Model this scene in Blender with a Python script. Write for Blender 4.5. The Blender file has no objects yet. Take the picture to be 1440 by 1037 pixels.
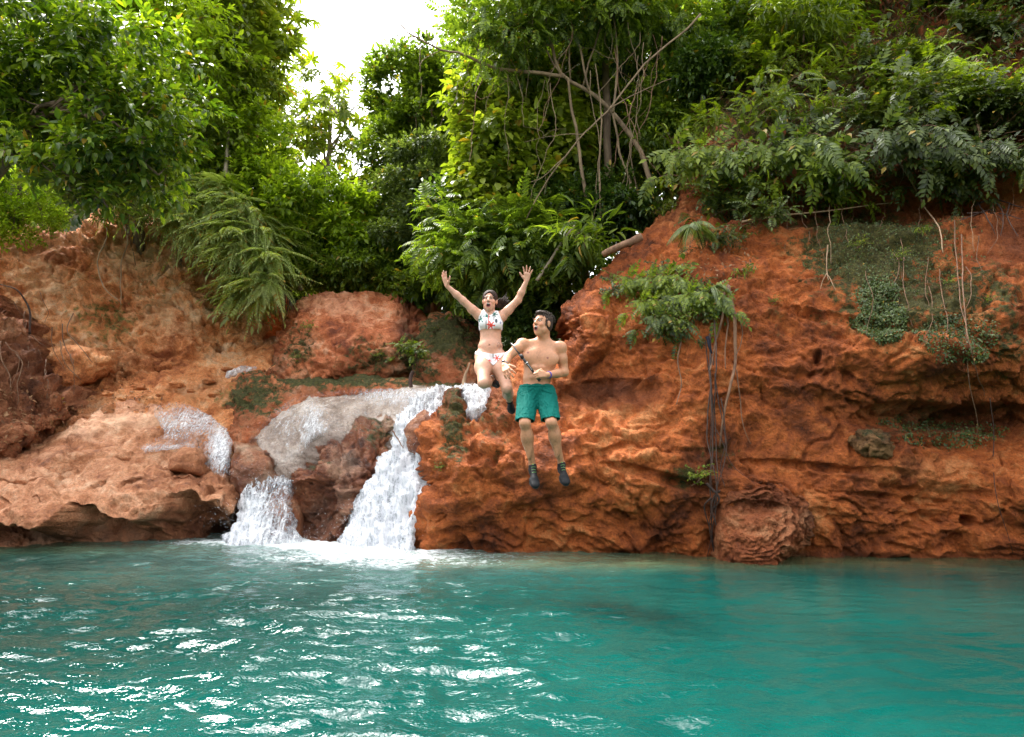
import bpy, math, random
import numpy as np
from mathutils import Vector, Matrix
random.seed(7)
RS = np.random.RandomState(7)
C = bpy.context.scene.collection
PI = math.pi
F32 = np.float32

# ------------------------------------------------------------------ camera numbers
FPX, CX, CY = 960.0, 720.0, 518.5
CAMH, PITCH = 1.25, math.radians(7.5)
cp, sp = math.cos(PITCH), math.sin(PITCH)

def P(px, py, d):
    """point at forward distance d that is seen at pixel (px,py) of the photograph"""
    px = np.asarray(px, float); py = np.asarray(py, float); d = np.asarray(d, float)
    a = (px - CX) / FPX; b = (CY - py) / FPX
    dy = cp - b * sp; dz = sp + b * cp
    t = d / dy
    return np.stack([a * t, d * np.ones_like(t), CAMH + dz * t], -1)

def wl(py):
    """distance at which the water surface z=0 is seen at row py"""
    b = (CY - py) / FPX
    return -CAMH * (cp - b * sp) / (sp + b * cp)

def nrm(v):
    v = np.asarray(v, float)
    return v / (np.linalg.norm(v, axis=-1, keepdims=True) + 1e-12)

# ------------------------------------------------------------------ noise
_pr = np.random.RandomState(11)
_perm = np.concatenate([_pr.permutation(256)] * 3).astype(np.int32)
_g = _pr.normal(size=(256, 3)); _g /= np.linalg.norm(_g, axis=1, keepdims=True); _g = _g.astype(F32)

def perlin(Pt, seed=0):
    Pt = np.asarray(Pt, F32) + F32(seed * 17.37)
    i = np.floor(Pt).astype(np.int32); f = Pt - i; i &= 255
    u = f * f * f * (f * (f * 6 - 15) + 10)
    out = None
    def corner(dx, dy, dz):
        h = _perm[_perm[_perm[(i[..., 0] + dx) & 255] + ((i[..., 1] + dy) & 255)] + ((i[..., 2] + dz) & 255)]
        g = _g[h]
        return g[..., 0] * (f[..., 0] - dx) + g[..., 1] * (f[..., 1] - dy) + g[..., 2] * (f[..., 2] - dz)
    x0 = corner(0,0,0) * (1 - u[..., 0]) + corner(1,0,0) * u[..., 0]
    x1 = corner(0,1,0) * (1 - u[..., 0]) + corner(1,1,0) * u[..., 0]
    y0 = x0 * (1 - u[..., 1]) + x1 * u[..., 1]
    x0 = corner(0,0,1) * (1 - u[..., 0]) + corner(1,0,1) * u[..., 0]
    x1 = corner(0,1,1) * (1 - u[..., 0]) + corner(1,1,1) * u[..., 0]
    y1 = x0 * (1 - u[..., 1]) + x1 * u[..., 1]
    return (y0 * (1 - u[..., 2]) + y1 * u[..., 2]) * 1.6

def fbm(Pt, sc, o=4, seed=0, gain=.5, ridged=False):
    s = 0; a = 1.0; Pt = np.asarray(Pt, F32) / F32(sc); n = 0
    for k in range(o):
        v = perlin(Pt, seed + k)
        if ridged: v = 1 - np.abs(v) * 2
        s = s + a * v; n += a; a *= gain; Pt = Pt * F32(2.03)
    return s / n

# ------------------------------------------------------------------ object helpers
def link(o, parent=None):
    C.objects.link(o)
    if parent is not None: o.parent = parent
    return o

def tag(o, label=None, cat=None, group=None, kind=None):
    if label: o['label'] = label
    if cat: o['category'] = cat
    if group: o['group'] = group
    if kind: o['kind'] = kind
    return o

def empty(name, loc, label=None, cat=None, group=None):
    o = bpy.data.objects.new(name, None); o.empty_display_size = .1
    o.location = [float(c) for c in loc]; C.objects.link(o)
    return tag(o, label, cat, group)

def mk(name, V, faces, mat=None, parent=None, smooth=True, attrs=None, local=True):
    """faces: list of int arrays (n,3) / (n,4).  V in world space; made local to the parent's location"""
    V = np.asarray(V, F32)
    q_ = parent
    while q_ is not None:
        V = V - np.array(q_.location, F32); q_ = q_.parent
    me = bpy.data.meshes.new(name)
    me.vertices.add(len(V)); me.vertices.foreach_set('co', V.ravel())
    faces = [np.asarray(f, np.int32) for f in faces if len(f)]
    nl = sum(f.size for f in faces); npoly = sum(len(f) for f in faces)
    me.loops.add(nl); me.polygons.add(npoly)
    me.loops.foreach_set('vertex_index', np.concatenate([f.ravel() for f in faces]))
    st = []; o = 0
    for f in faces:
        st.append(o + np.arange(len(f), dtype=np.int32) * f.shape[1]); o += f.size
    me.polygons.foreach_set('loop_start', np.concatenate(st))
    if smooth: me.polygons.foreach_set('use_smooth', np.ones(npoly, bool))
    if attrs:
        for k, a in attrs.items():
            a = np.asarray(a, F32)
            if a.ndim == 1:
                at = me.attributes.new(k, 'FLOAT', 'POINT'); at.data.foreach_set('value', a)
            else:
                at = me.attributes.new(k, 'FLOAT_COLOR', 'POINT')
                at.data.foreach_set('color', np.concatenate([a, np.ones((len(a), 1), F32)], 1).ravel())
    me.update(calc_edges=True)
    if mat:
        me.materials.append(mat)
    ob = bpy.data.objects.new(name, me)
    return link(ob, parent)

class MB:
    def __init__(s): s.v = []; s.q = []; s.t = []; s.n = 0
    def add(s, V, q=None, t=None):
        V = np.asarray(V, float)
        if q is not None and len(q): s.q.append(np.asarray(q) + s.n)
        if t is not None and len(t): s.t.append(np.asarray(t) + s.n)
        s.v.append(V); s.n += len(V)
    def tube(s, pts, rad, sides=6, cap=True):
        pts = np.asarray(pts, float); n = len(pts)
        rad = np.broadcast_to(np.asarray(rad, float), (n,)) if np.ndim(rad) else np.full(n, float(rad))
        T = np.gradient(pts, axis=0); T = nrm(T)
        ref = np.array([0.3, .2, 1.]) if abs(T[0, 2]) < .8 else np.array([1., .1, .2])
        Nn = nrm(np.cross(T[0], ref)); out = []
        for k in range(n):
            Nn = nrm(Nn - T[k] * np.dot(Nn, T[k])); B = np.cross(T[k], Nn)
            a = np.arange(sides) / sides * 2 * PI
            out.append(pts[k] + rad[k] * (np.cos(a)[:, None] * Nn + np.sin(a)[:, None] * B))
        V = np.concatenate(out)
        k, j = np.meshgrid(np.arange(n - 1), np.arange(sides), indexing='ij'); k = k.ravel(); j = j.ravel()
        q = np.stack([k * sides + j, k * sides + (j + 1) % sides, (k + 1) * sides + (j + 1) % sides, (k + 1) * sides + j], 1)
        V = np.concatenate([V, pts[:1], pts[-1:]]); c0 = n * sides
        j = np.arange(sides)
        t = np.concatenate([np.stack([np.full(sides, c0), (j + 1) % sides, j], 1),
                            np.stack([np.full(sides, c0 + 1), (n - 1) * sides + j, (n - 1) * sides + (j + 1) % sides], 1)])
        s.add(V, q, t)
    def build(s, name, mat, parent=None, smooth=True, **kw):
        fs = []
        if s.q: fs.append(np.concatenate(s.q))
        if s.t: fs.append(np.concatenate(s.t))
        return mk(name, np.concatenate(s.v), fs, mat, parent, smooth, **kw)

def spline(pts, n):
    pts = np.asarray(pts, float)
    if len(pts) < 3:
        t = np.linspace(0, 1, n)[:, None]; return pts[0] * (1 - t) + pts[-1] * t
    p = np.concatenate([[2 * pts[0] - pts[1]], pts, [2 * pts[-1] - pts[-2]]])
    m = len(pts) - 1; out = []
    for u in np.linspace(0, m - 1e-6, n):
        i = int(u); t = u - i; a, b, c, d = p[i:i + 4]
        out.append(.5 * ((2 * b) + (-a + c) * t + (2 * a - 5 * b + 4 * c - d) * t * t + (-a + 3 * b - 3 * c + d) * t ** 3))
    return np.array(out)

def wob(pts, amp, sc, seed):
    pts = np.asarray(pts, float)
    t = np.linspace(0, 1, len(pts))
    off = np.stack([fbm(pts, sc, 3, seed), fbm(pts, sc, 3, seed + 5), fbm(pts, sc, 3, seed + 9)], -1)
    return pts + off * amp * np.minimum(1, t * 6)[:, None]

# ------------------------------------------------------------------ materials
def newmat(name):
    m = bpy.data.materials.new(name); m.use_nodes = True
    nt = m.node_tree; nt.nodes.clear()
    out = nt.nodes.new('ShaderNodeOutputMaterial')
    return m, nt, out

class NT:
    def __init__(s, nt): s.nt = nt
    def n(s, t, **kw):
        o = s.nt.nodes.new(t)
        for k, v in kw.items():
            if k.startswith('i_'): o.inputs[k[2:].replace('_', ' ')].default_value = v
            else: setattr(o, k, v)
        return o
    def l(s, a, b): s.nt.links.new(a, b)
    def noise(s, vec, scale, detail=4, rough=.55, dist=0):
        o = s.n('ShaderNodeTexNoise'); o.inputs['Scale'].default_value = scale
        o.inputs['Detail'].default_value = detail; o.inputs['Roughness'].default_value = rough
        o.inputs['Distortion'].default_value = dist
        s.l(vec, o.inputs['Vector']); return o.outputs['Fac']
    def ramp(s, fac, stops):
        o = s.n('ShaderNodeValToRGB'); e = o.color_ramp.elements
        while len(e) < len(stops): e.new(.5)
        for k, (p, c) in enumerate(stops):
            e[k].position = p; e[k].color = (*c, 1) if len(c) == 3 else c
        s.l(fac, o.inputs['Fac']); return o.outputs['Color']
    def mr(s, v, a, b, c=0, d=1):
        o = s.n('ShaderNodeMapRange'); o.clamp = True
        for k, x in zip(('From Min', 'From Max', 'To Min', 'To Max'), (a, b, c, d)): o.inputs[k].default_value = x
        s.l(v, o.inputs['Value']); return o.outputs['Result']
    def m(s, op, a, b=None):
        o = s.n('ShaderNodeMath'); o.operation = op
        for k, x in enumerate((a, b)):
            if x is None: continue
            if isinstance(x, (int, float)): o.inputs[k].default_value = x
            else: s.l(x, o.inputs[k])
        return o.outputs[0]
    def mix(s, f, a, b, mode='MIX'):
        o = s.n('ShaderNodeMix'); o.data_type = 'RGBA'; o.blend_type = mode
        for k, x in (('Factor', f), ('A', a), ('B', b)):
            sk = [q for q in o.inputs if q.name == k and (q.type == ('VALUE' if k == 'Factor' else 'RGBA'))][0]
            if isinstance(x, (int, float)): sk.default_value = x
            elif isinstance(x, tuple): sk.default_value = (*x, 1)
            else: s.l(x, sk)
        return [q for q in o.outputs if q.type == 'RGBA'][0]
    def bump(s, h, strength, dist, prev=None):
        o = s.n('ShaderNodeBump'); o.inputs['Strength'].default_value = strength; o.inputs['Distance'].default_value = dist
        s.l(h, o.inputs['Height'])
        if prev is not None: s.l(prev, o.inputs['Normal'])
        return o.outputs['Normal']

def rock_mat(name, cols, moss=(.072, .066, .014), rough=.85, wet=0, bump=1.0, shade_dirt=(.06, .022, .012), spec=.3):
    """cols: 4 colours dark..pale.  vertex attributes: moss, dark, pale"""
    m, nt, out = newmat(name); N = NT(nt)
    geo = N.n('ShaderNodeNewGeometry'); pos = geo.outputs['Position']
    big = N.noise(pos, .9, 5, .6, .6); med = N.noise(pos, 4.5, 6, .65, .3); fin = N.noise(pos, 28, 5, .7)
    f = N.m('ADD', N.m('MULTIPLY', big, .55), N.m('MULTIPLY', med, .45))
    col = N.ramp(f, [(.36, cols[0]), (.46, cols[1]), (.54, cols[2]), (.64, cols[3])])
    sp_ = N.mr(N.m('ADD', N.m('MULTIPLY', fin, .6), N.m('MULTIPLY', N.noise(pos, 75, 4, .8), .4)), .32, .68, .50, 1.42)
    hs = N.n('ShaderNodeVectorMath'); hs.operation = 'SCALE'; N.l(col, hs.inputs[0]); N.l(sp_, hs.inputs['Scale'])
    col = hs.outputs[0]
    # pocks: dark crumbs
    vo = N.n('ShaderNodeTexVoronoi'); vo.inputs['Scale'].default_value = 13; vo.inputs['Randomness'].default_value = 1
    wv = N.n('ShaderNodeVectorMath'); wv.operation = 'ADD'; N.l(pos, wv.inputs[0])
    nz = N.n('ShaderNodeTexNoise'); nz.inputs['Scale'].default_value = 9; nz.inputs['Detail'].default_value = 3; N.l(pos, nz.inputs['Vector'])
    sc = N.n('ShaderNodeVectorMath'); sc.operation = 'SCALE'; sc.inputs['Scale'].default_value = .16
    N.l(nz.outputs['Color'], sc.inputs[0]); N.l(sc.outputs[0], wv.inputs[1]); N.l(wv.outputs[0], vo.inputs['Vector'])
    pock = N.mr(vo.outputs['Distance'], .0, .35, 1, 0)
    def attr(k):
        a = N.n('ShaderNodeAttribute'); a.attribute_name = k; return a.outputs['Fac']
    col = N.mix(N.m('MULTIPLY', attr('dark'), N.mr(med, .35, .6, .5, 1)), col, shade_dirt)  # dark patches hold soil and wet bands, and shade painted into recesses
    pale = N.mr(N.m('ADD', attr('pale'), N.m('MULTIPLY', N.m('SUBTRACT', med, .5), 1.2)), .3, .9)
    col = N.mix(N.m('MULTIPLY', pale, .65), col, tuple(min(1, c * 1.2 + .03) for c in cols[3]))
    mm = N.mr(N.m('ADD', attr('moss'), N.m('MULTIPLY', N.m('SUBTRACT', N.noise(pos, 7, 6, .75), .5), 2.4)), .42, .72)
    mcol = N.ramp(N.noise(pos, 22, 4, .7), [(.35, tuple(c * .45 for c in moss)), (.55, moss), (.7, (moss[0] * 1.9, moss[1] * 1.7, moss[2] * 1.6))])
    col = N.mix(mm, col, mcol)
    b = N.n('ShaderNodeBsdfPrincipled'); N.l(col, b.inputs['Base Color'])
    if wet:
        N.l(N.mr(med, .35, .65, max(.05, rough - wet), rough), b.inputs['Roughness'])
    else: b.inputs['Roughness'].default_value = rough
    b.inputs['Specular IOR Level'].default_value = spec
    h = N.m('ADD', N.m('MULTIPLY', med, 1.0), N.m('ADD', N.m('MULTIPLY', fin, .35), N.m('MULTIPLY', pock, -.28)))
    nn = N.bump(h, 1.0 * bump, .14)
    f3 = N.noise(pos, 95, 3, .7)
    nn = N.bump(f3, .8 * bump, .018, nn)
    N.l(nn, b.inputs['Normal'])
    N.l(b.outputs[0], out.inputs['Surface'])
    return m

def leaf_mat(name, c1, c2, c3, trans=.35, rough=.42, odd=(.30, .20, .03), oddp=.012, tcol=None, spec=.4):
    m, nt, out = newmat(name); N = NT(nt)
    geo = N.n('ShaderNodeNewGeometry'); pos = geo.outputs['Position']
    r = geo.outputs['Random Per Island']
    f = N.m('ADD', N.m('MULTIPLY', r, .55), N.m('MULTIPLY', N.noise(pos, .8, 3, .6), .75))
    col = N.ramp(f, [(.3, c1), (.62, c2), (.95, c3)])
    od = N.m('GREATER_THAN', N.m('FRACT', N.m('MULTIPLY', r, 57.3)), 1 - oddp)
    col = N.mix(od, col, odd)
    b = N.n('ShaderNodeBsdfPrincipled'); N.l(col, b.inputs['Base Color'])
    b.inputs['Roughness'].default_value = rough; b.inputs['Specular IOR Level'].default_value = spec
    t = N.n('ShaderNodeBsdfTranslucent')
    N.l(N.mix(1.0, col, tcol or (1.7, 1.75, .55), 'MULTIPLY'), t.inputs['Color'])
    mx = N.n('ShaderNodeMixShader'); mx.inputs[0].default_value = trans
    N.l(b.outputs[0], mx.inputs[1]); N.l(t.outputs[0], mx.inputs[2]); N.l(mx.outputs[0], out.inputs['Surface'])
    return m

def bark_mat(name, c1, c2, scale=9, rough=.85):
    m, nt, out = newmat(name); N = NT(nt)
    geo = N.n('ShaderNodeNewGeometry'); pos = geo.outputs['Position']
    mp = N.n('ShaderNodeMapping'); mp.inputs['Scale'].default_value = (1, 1, .35); N.l(pos, mp.inputs['Vector'])
    v = N.noise(mp.outputs[0], scale, 6, .7, .4)
    col = N.ramp(v, [(.35, c1), (.62, c2)])
    b = N.n('ShaderNodeBsdfPrincipled'); N.l(col, b.inputs['Base Color']); b.inputs['Roughness'].default_value = rough
    N.l(N.bump(v, .7, .03), b.inputs['Normal']); N.l(b.outputs[0], out.inputs['Surface'])
    return m

def plain_mat(name, c, rough=.5, spec=.5, nscale=40, var=.12, bump=.15, metal=0, sss=0, attr=None):
    m, nt, out = newmat(name); N = NT(nt)
    tc = N.n('ShaderNodeTexCoord'); v = N.noise(tc.outputs['Object'], nscale, 4, .6)
    b = N.n('ShaderNodeBsdfPrincipled')
    if attr:
        a = N.n('ShaderNodeAttribute'); a.attribute_name = attr; src = a.outputs['Color']
    else: src = None
    k = N.mr(v, .3, .7, 1 - var, 1 + var)
    hs = N.n('ShaderNodeVectorMath'); hs.operation = 'SCALE'; N.l(k, hs.inputs['Scale'])
    if src is not None: N.l(src, hs.inputs[0])
    else: hs.inputs[0].default_value = c
    N.l(hs.outputs[0], b.inputs['Base Color']); b.inputs['Roughness'].default_value = rough
    b.inputs['Specular IOR Level'].default_value = spec; b.inputs['Metallic'].default_value = metal
    if sss:
        b.inputs['Subsurface Weight'].default_value = sss; b.inputs['Subsurface Radius'].default_value = (.9, .35, .2)
        b.inputs['Subsurface Scale'].default_value = .008
    if bump: N.l(N.bump(v, bump, .004), b.inputs['Normal'])
    N.l(b.outputs[0], out.inputs['Surface'])
    return m

# ------------------------------------------------------------------ rocks built as rounded, displaced solids
def rbf(ctrl, X, Y):
    c = np.array(ctrl, float); n = len(c)
    if n <= 5:
        w_ = [1 / ((X - a) ** 2 + (Y - b) ** 2 + 60.) for a, b, _ in ctrl]
        return sum(q * z for q, (_, _, z) in zip(w_, ctrl)) / sum(w_)
    r = lambda a, b: np.sqrt((a[:, None, 0] - b[None, :, 0]) ** 2 + (a[:, None, 1] - b[None, :, 1]) ** 2 + 400.)
    A = np.zeros((n + 3, n + 3)); A[:n, :n] = r(c, c); A[:n, n] = 1; A[:n, n + 1:] = c[:, :2] / 500; A[n:, :n] = A[:n, n:].T
    w = np.linalg.solve(A + 1e-9 * np.eye(n + 3), np.concatenate([c[:, 2], [0, 0, 0]]))
    Q = np.stack([X.ravel(), Y.ravel()], 1); out = np.zeros(len(Q))
    for i in range(0, len(Q), 60000):
        q = Q[i:i + 60000]
        out[i:i + 60000] = r(q, c) @ w[:n] + w[n] + q @ w[n + 1:] / 500
    return out.reshape(X.shape)

def inside(poly, X, Y):
    r = np.zeros(X.shape, bool); n = len(poly)
    for i in range(n):
        x1, y1 = poly[i]; x2, y2 = poly[(i + 1) % n]
        if y1 == y2: continue
        c = ((y1 > Y) != (y2 > Y)) & (X < (x2 - x1) * (Y - y1) / (y2 - y1) + x1); r ^= c
    return r

def edge_dist(poly, X, Y):
    best = np.full(X.shape, 1e9); bx = np.zeros(X.shape); by = np.zeros(X.shape); n = len(poly)
    for i in range(n):
        x1, y1 = poly[i]; x2, y2 = poly[(i + 1) % n]; dx, dy = x2 - x1, y2 - y1
        t = np.clip(((X - x1) * dx + (Y - y1) * dy) / (dx * dx + dy * dy + 1e-9), 0, 1)
        qx = x1 + t * dx; qy = y1 + t * dy; d = (X - qx) ** 2 + (Y - qy) ** 2
        u = d < best; best = np.where(u, d, best); bx = np.where(u, qx, bx); by = np.where(u, qy, by)
    return np.sqrt(best), bx, by

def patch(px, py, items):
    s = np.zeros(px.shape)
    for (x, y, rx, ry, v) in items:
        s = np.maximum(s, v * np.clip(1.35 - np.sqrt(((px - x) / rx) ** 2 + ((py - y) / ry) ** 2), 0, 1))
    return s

def rockdisp(Q, amp, strata, seed, rough=1.0):
    w = Q + .30 * np.stack([fbm(Q, 1.1, 3, seed), fbm(Q, 1.1, 3, seed + 3), fbm(Q, 1.1, 3, seed + 6)], -1)
    big = fbm(w, 1.7, 3, seed + 1) * .55
    rd = fbm(w, .75, 4, seed + 2, .55, True) - .45
    tilt = w[:, 2] * 1.0 + w[:, 0] * .12
    s = tilt / .34 + fbm(w, 1.3, 3, seed + 4) * 1.6
    fr = s - np.floor(s); led = np.where(fr < .82, fr / .82, (1 - fr) / .18) - .5
    s2 = tilt / .11 + fbm(w, .6, 3, seed + 7) * 2.2
    fr2 = s2 - np.floor(s2); led2 = np.where(fr2 < .8, fr2 / .8, (1 - fr2) / .2) - .5
    mask = np.clip(.5 + 1.6 * fbm(w, 1.4, 2, seed + 8), 0, 1)
    sm = fbm(w, .22, 4, seed + 5, .6)
    rd2 = fbm(w * np.array([1, 1, 1.5]), .30, 5, seed + 18, .62, True) - .45
    pl = np.abs(fbm(w * np.array([.8, .8, 1.2]), .55, 2, seed + 21)) - .2
    pk = perlin(w / .16, seed + 9); pits = -np.clip(pk - .28, 0, 1) * np.clip(.4 + fbm(w, .9, 2, seed + 12) * 2, 0, 1.3)
    ms_ = np.clip(.62 + 1.7 * fbm(w, 1.5, 2, seed + 24), .22, 1.25); rd2 = rd2 * ms_; pits = pits * ms_; pl = pl * (.5 + .5 * ms_)
    crk = -np.clip(.06 - np.abs(fbm(w, .9, 3, seed + 15)), 0, 1) / .06
    return amp * (big * .5 + rd * .28 + sm * .12 * rough + rd2 * .17 * rough + pl * .5 + pits * .55 * rough + crk * .13) + strata * (led * .8 + led2 * .35) * mask

def relief(name, poly, ctrl, mat, step=2.5, roundw=40, roundd=.6, thick=1.5, amp=.25, strata=.06, seed=1, rough=1.0,
           moss=(), dark=(), pale=(), label=None, cat=None, group=None, kind=None, extra=None, mossup=0., post=None, parent=None, noedge=None):
    poly = [tuple(map(float, p)) for p in poly]; pa = np.array(poly)
    x0, y0 = pa.min(0) - step * 2; x1, y1 = pa.max(0) + step * 2
    X, Y = np.meshgrid(np.arange(x0, x1, step), np.arange(y0, y1, step))
    ins = inside(poly, X, Y)
    ed, bx, by = edge_dist(poly, X, Y)
    vm = ins | (ed < step * .55)
    cells = vm[:-1, :-1] & vm[1:, :-1] & vm[:-1, 1:] & vm[1:, 1:] & (ins[:-1, :-1] | ins[1:, 1:] | ins[1:, :-1] | ins[:-1, 1:])
    used = np.zeros(vm.shape, bool)
    used[:-1, :-1] |= cells; used[1:, :-1] |= cells; used[:-1, 1:] |= cells; used[1:, 1:] |= cells
    idx = -np.ones(vm.shape, int); idx[used] = np.arange(used.sum())
    q = np.stack([idx[:-1, :-1][cells], idx[1:, :-1][cells], idx[1:, 1:][cells], idx[:-1, 1:][cells]], 1)
    # boundary
    e = np.concatenate([q[:, [0, 1]], q[:, [1, 2]], q[:, [2, 3]], q[:, [3, 0]]])
    key = np.minimum(e[:, 0], e[:, 1]) * (q.max() + 1) + np.maximum(e[:, 0], e[:, 1])
    _, inv, cnt = np.unique(key, return_inverse=True, return_counts=True)
    be = e[cnt[inv] == 1]; bv = np.unique(be)
    x = X[used].copy(); y = Y[used].copy(); dist = np.where(ins[used], ed[used], 0)
    x[bv] = bx[used][bv]; y[bv] = by[used][bv]; dist[bv] = 0
    D = rbf(ctrl, x, y)
    t = np.clip(dist / roundw, 0, 1)
    if noedge is not None:
        k = noedge(x, y); t = 1 - (1 - t) * k
    D = D + roundd * (1 - np.sqrt(np.clip(1 - (1 - t) ** 2, 0, 1)))
    if extra is not None: D = D + extra(x, y, D)
    V = P(x, y, D)
    # smooth normals
    tri = np.concatenate([q[:, [0, 1, 2]], q[:, [0, 2, 3]]])
    def normals(V):
        n = np.cross(V[tri[:, 1]] - V[tri[:, 0]], V[tri[:, 2]] - V[tri[:, 0]]); o = np.zeros(V.shape)
        for k in range(3):
            for c in range(3): o[:, c] += np.bincount(tri[:, k], n[:, c], len(V))
        return nrm(o)
    Nn = normals(V)
    if np.mean(Nn[:, 1]) > 0: q = q[:, ::-1]; be = be[:, ::-1]; tri = tri[:, ::-1]; Nn = -Nn
    Nn[bv] *= np.array([1, .25, 1]); Nn = nrm(Nn)
    d = rockdisp(V, amp, strata, seed, rough)
    V2 = V + Nn * d[:, None]
    if post is not None: V2 = post(V2, x, y, Nn)
    N2 = normals(V2)
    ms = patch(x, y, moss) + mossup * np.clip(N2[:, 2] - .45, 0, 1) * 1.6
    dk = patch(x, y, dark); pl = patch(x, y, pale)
    nv = len(V2)
    # back skirt
    cen = V2[bv].mean(0); rings = []
    mp = {}
    loc = -np.ones(nv, int); loc[bv] = np.arange(len(bv))
    allV = [V2]; quads = [q]; prev = be.copy(); off = nv
    A = [[ms], [dk], [pl]]
    for (f, sh) in ((.3, 1.0), (.7, .93), (1.0, .75)):
        R = V2[bv].copy(); R[:, 1] += thick * f
        c = cen.copy(); R[:, 0] = c[0] + (R[:, 0] - c[0]) * sh; R[:, 2] = c[2] + (R[:, 2] - c[2]) * sh
        R += (fbm(R, .6, 3, seed + 30) * .12 * min(1, amp * 4))[:, None]
        allV.append(R)
        nxt = np.stack([loc[be[:, 0]], loc[be[:, 1]]], 1) + off
        quads.append(np.stack([prev[:, 1], prev[:, 0], nxt[:, 0], nxt[:, 1]], 1))
        prev = nxt; off += len(bv)
        for a, z in zip(A, (ms, dk, pl)): a.append(z[bv])
    cc = cen.copy(); cc[1] += thick * 1.2 + (V2[bv][:, 1].max() - cen[1]) * .3
    allV.append(cc[None]);
    for a in A: a.append(np.zeros(1))
    tris = np.stack([prev[:, 1], prev[:, 0], np.full(len(prev), off)], 1)
    ob = mk(name, np.concatenate(allV), [np.concatenate(quads), tris], mat, parent,
            attrs={'moss': np.concatenate(A[0]), 'dark': np.concatenate(A[1]), 'pale': np.concatenate(A[2])})
    if parent is None:
        tag(ob, label, cat, group, kind)
    ob_info[ob.name] = (V2, x, y, Nn)
    return ob
ob_info = {}

def surf_at(obn, px, py, n=1):
    V, x, y, Nn = ob_info[obn]
    i = np.argmin((x - px) ** 2 + (y - py) ** 2)
    return V[i], Nn[i]
# ================================================================== materials
ORANGE = [(.085, .022, .010), (.24, .060, .020), (.36, .098, .032), (.48, .19, .085)]
CLIFFC = [(.10, .026, .009), (.33, .082, .020), (.54, .142, .032), (.68, .28, .10)]
LEFTC = [(.32, .085, .028), (.68, .235, .08), (.82, .36, .15), (.88, .56, .34)]
BOULD = [(.17, .058, .028), (.42, .165, .075), (.58, .27, .14), (.72, .44, .28)]
m_cliff = rock_mat('red_clay_cliff', CLIFFC)
m_left = rock_mat('pale_clay_bank', LEFTC, moss=(.20, .18, .05), shade_dirt=(.20, .075, .035))
m_bould = rock_mat('smooth_clay_boulder', BOULD, rough=.7, moss=(.10, .10, .03), bump=.7)
m_dome = rock_mat('pink_orange_boulder', [(.20, .052, .024), (.54, .15, .055), (.70, .25, .11), (.80, .44, .27)], moss=(.075, .075, .02))
m_wet = rock_mat('wet_travertine', [(.13, .085, .06), (.28, .20, .155), (.42, .33, .27), (.54, .46, .41)], rough=.32, wet=.25, bump=.5, spec=.8)
m_pil = rock_mat('wet_red_rock', [(.06, .018, .010), (.26, .075, .028), (.42, .16, .07), (.56, .36, .24)], moss=(.07, .075, .02), rough=.6, wet=.3, spec=.5)
m_root = bark_mat('dry_root', (.10, .05, .028), (.26, .14, .08), 14)
m_rootd = bark_mat('dark_root', (.025, .014, .012), (.075, .04, .028), 14)
m_rootp = bark_mat('pale_root', (.22, .13, .07), (.42, .28, .17), 14)
m_bark = bark_mat('brown_bark', (.07, .045, .03), (.20, .14, .09), 7)
m_barkp = bark_mat('pale_bark', (.16, .12, .085), (.40, .33, .25), 5)

def water_mat():
    m, nt, out = newmat('turquoise_water'); N = NT(nt)
    geo = N.n('ShaderNodeNewGeometry'); pos = geo.outputs['Position']
    big = N.noise(pos, .35, 3, .5)
    col = N.ramp(big, [(.3, (.0006, .032, .027)), (.7, (.0012, .060, .049))])
    sh = N.n('ShaderNodeAttribute'); sh.attribute_name = 'shallow'
    col = N.mix(sh.outputs['Fac'], col, (.085, .088, .036))
    ae = N.n('ShaderNodeAttribute'); ae.attribute_name = 'air'
    col = N.mix(N.m('MULTIPLY', ae.outputs['Fac'], N.mr(N.noise(pos, 3.0, 5, .7, .6), .3, .62, .35, 1)), col, (.30, .42, .40))
    b = N.n('ShaderNodeBsdfPrincipled'); N.l(col, b.inputs['Base Color'])
    b.inputs['Roughness'].default_value = .035; b.inputs['IOR'].default_value = 1.33
    b.inputs['Specular IOR Level'].default_value = .62
    mp = N.n('ShaderNodeMapping'); mp.inputs['Scale'].default_value = (1, 1.5, 1); N.l(pos, mp.inputs['Vector'])
    n1 = N.noise(mp.outputs[0], 11, 3, .55, .4); n2 = N.noise(mp.outputs[0], 34, 2, .5, .2)
    ch = N.n('ShaderNodeAttribute'); ch.attribute_name = 'chop'
    bm = N.n('ShaderNodeBump'); bm.inputs['Distance'].default_value = .02
    N.l(N.m('ADD', N.m('MULTIPLY', ch.outputs['Fac'], .55), .05), bm.inputs['Strength'])
    N.l(N.m('ADD', n1, N.m('MULTIPLY', n2, .30)), bm.inputs['Height'])
    N.l(bm.outputs[0], b.inputs['Normal'])
    f = N.n('ShaderNodeBsdfPrincipled'); f.inputs['Base Color'].default_value = (.74, .79, .80, 1); f.inputs['Roughness'].default_value = .6
    fo = N.n('ShaderNodeAttribute'); fo.attribute_name = 'foam'
    fn = N.noise(mp.outputs[0], 9, 6, .75, .8)
    fm = N.mr(N.m('ADD', fo.outputs['Fac'], N.m('MULTIPLY', N.m('SUBTRACT', fn, .5), 2.0)), .40, .90)
    mx = N.n('ShaderNodeMixShader'); N.l(fm, mx.inputs[0]); N.l(b.outputs[0], mx.inputs[1]); N.l(f.outputs[0], mx.inputs[2])
    N.l(mx.outputs[0], out.inputs['Surface'])
    return m
m_water = water_mat()

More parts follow.
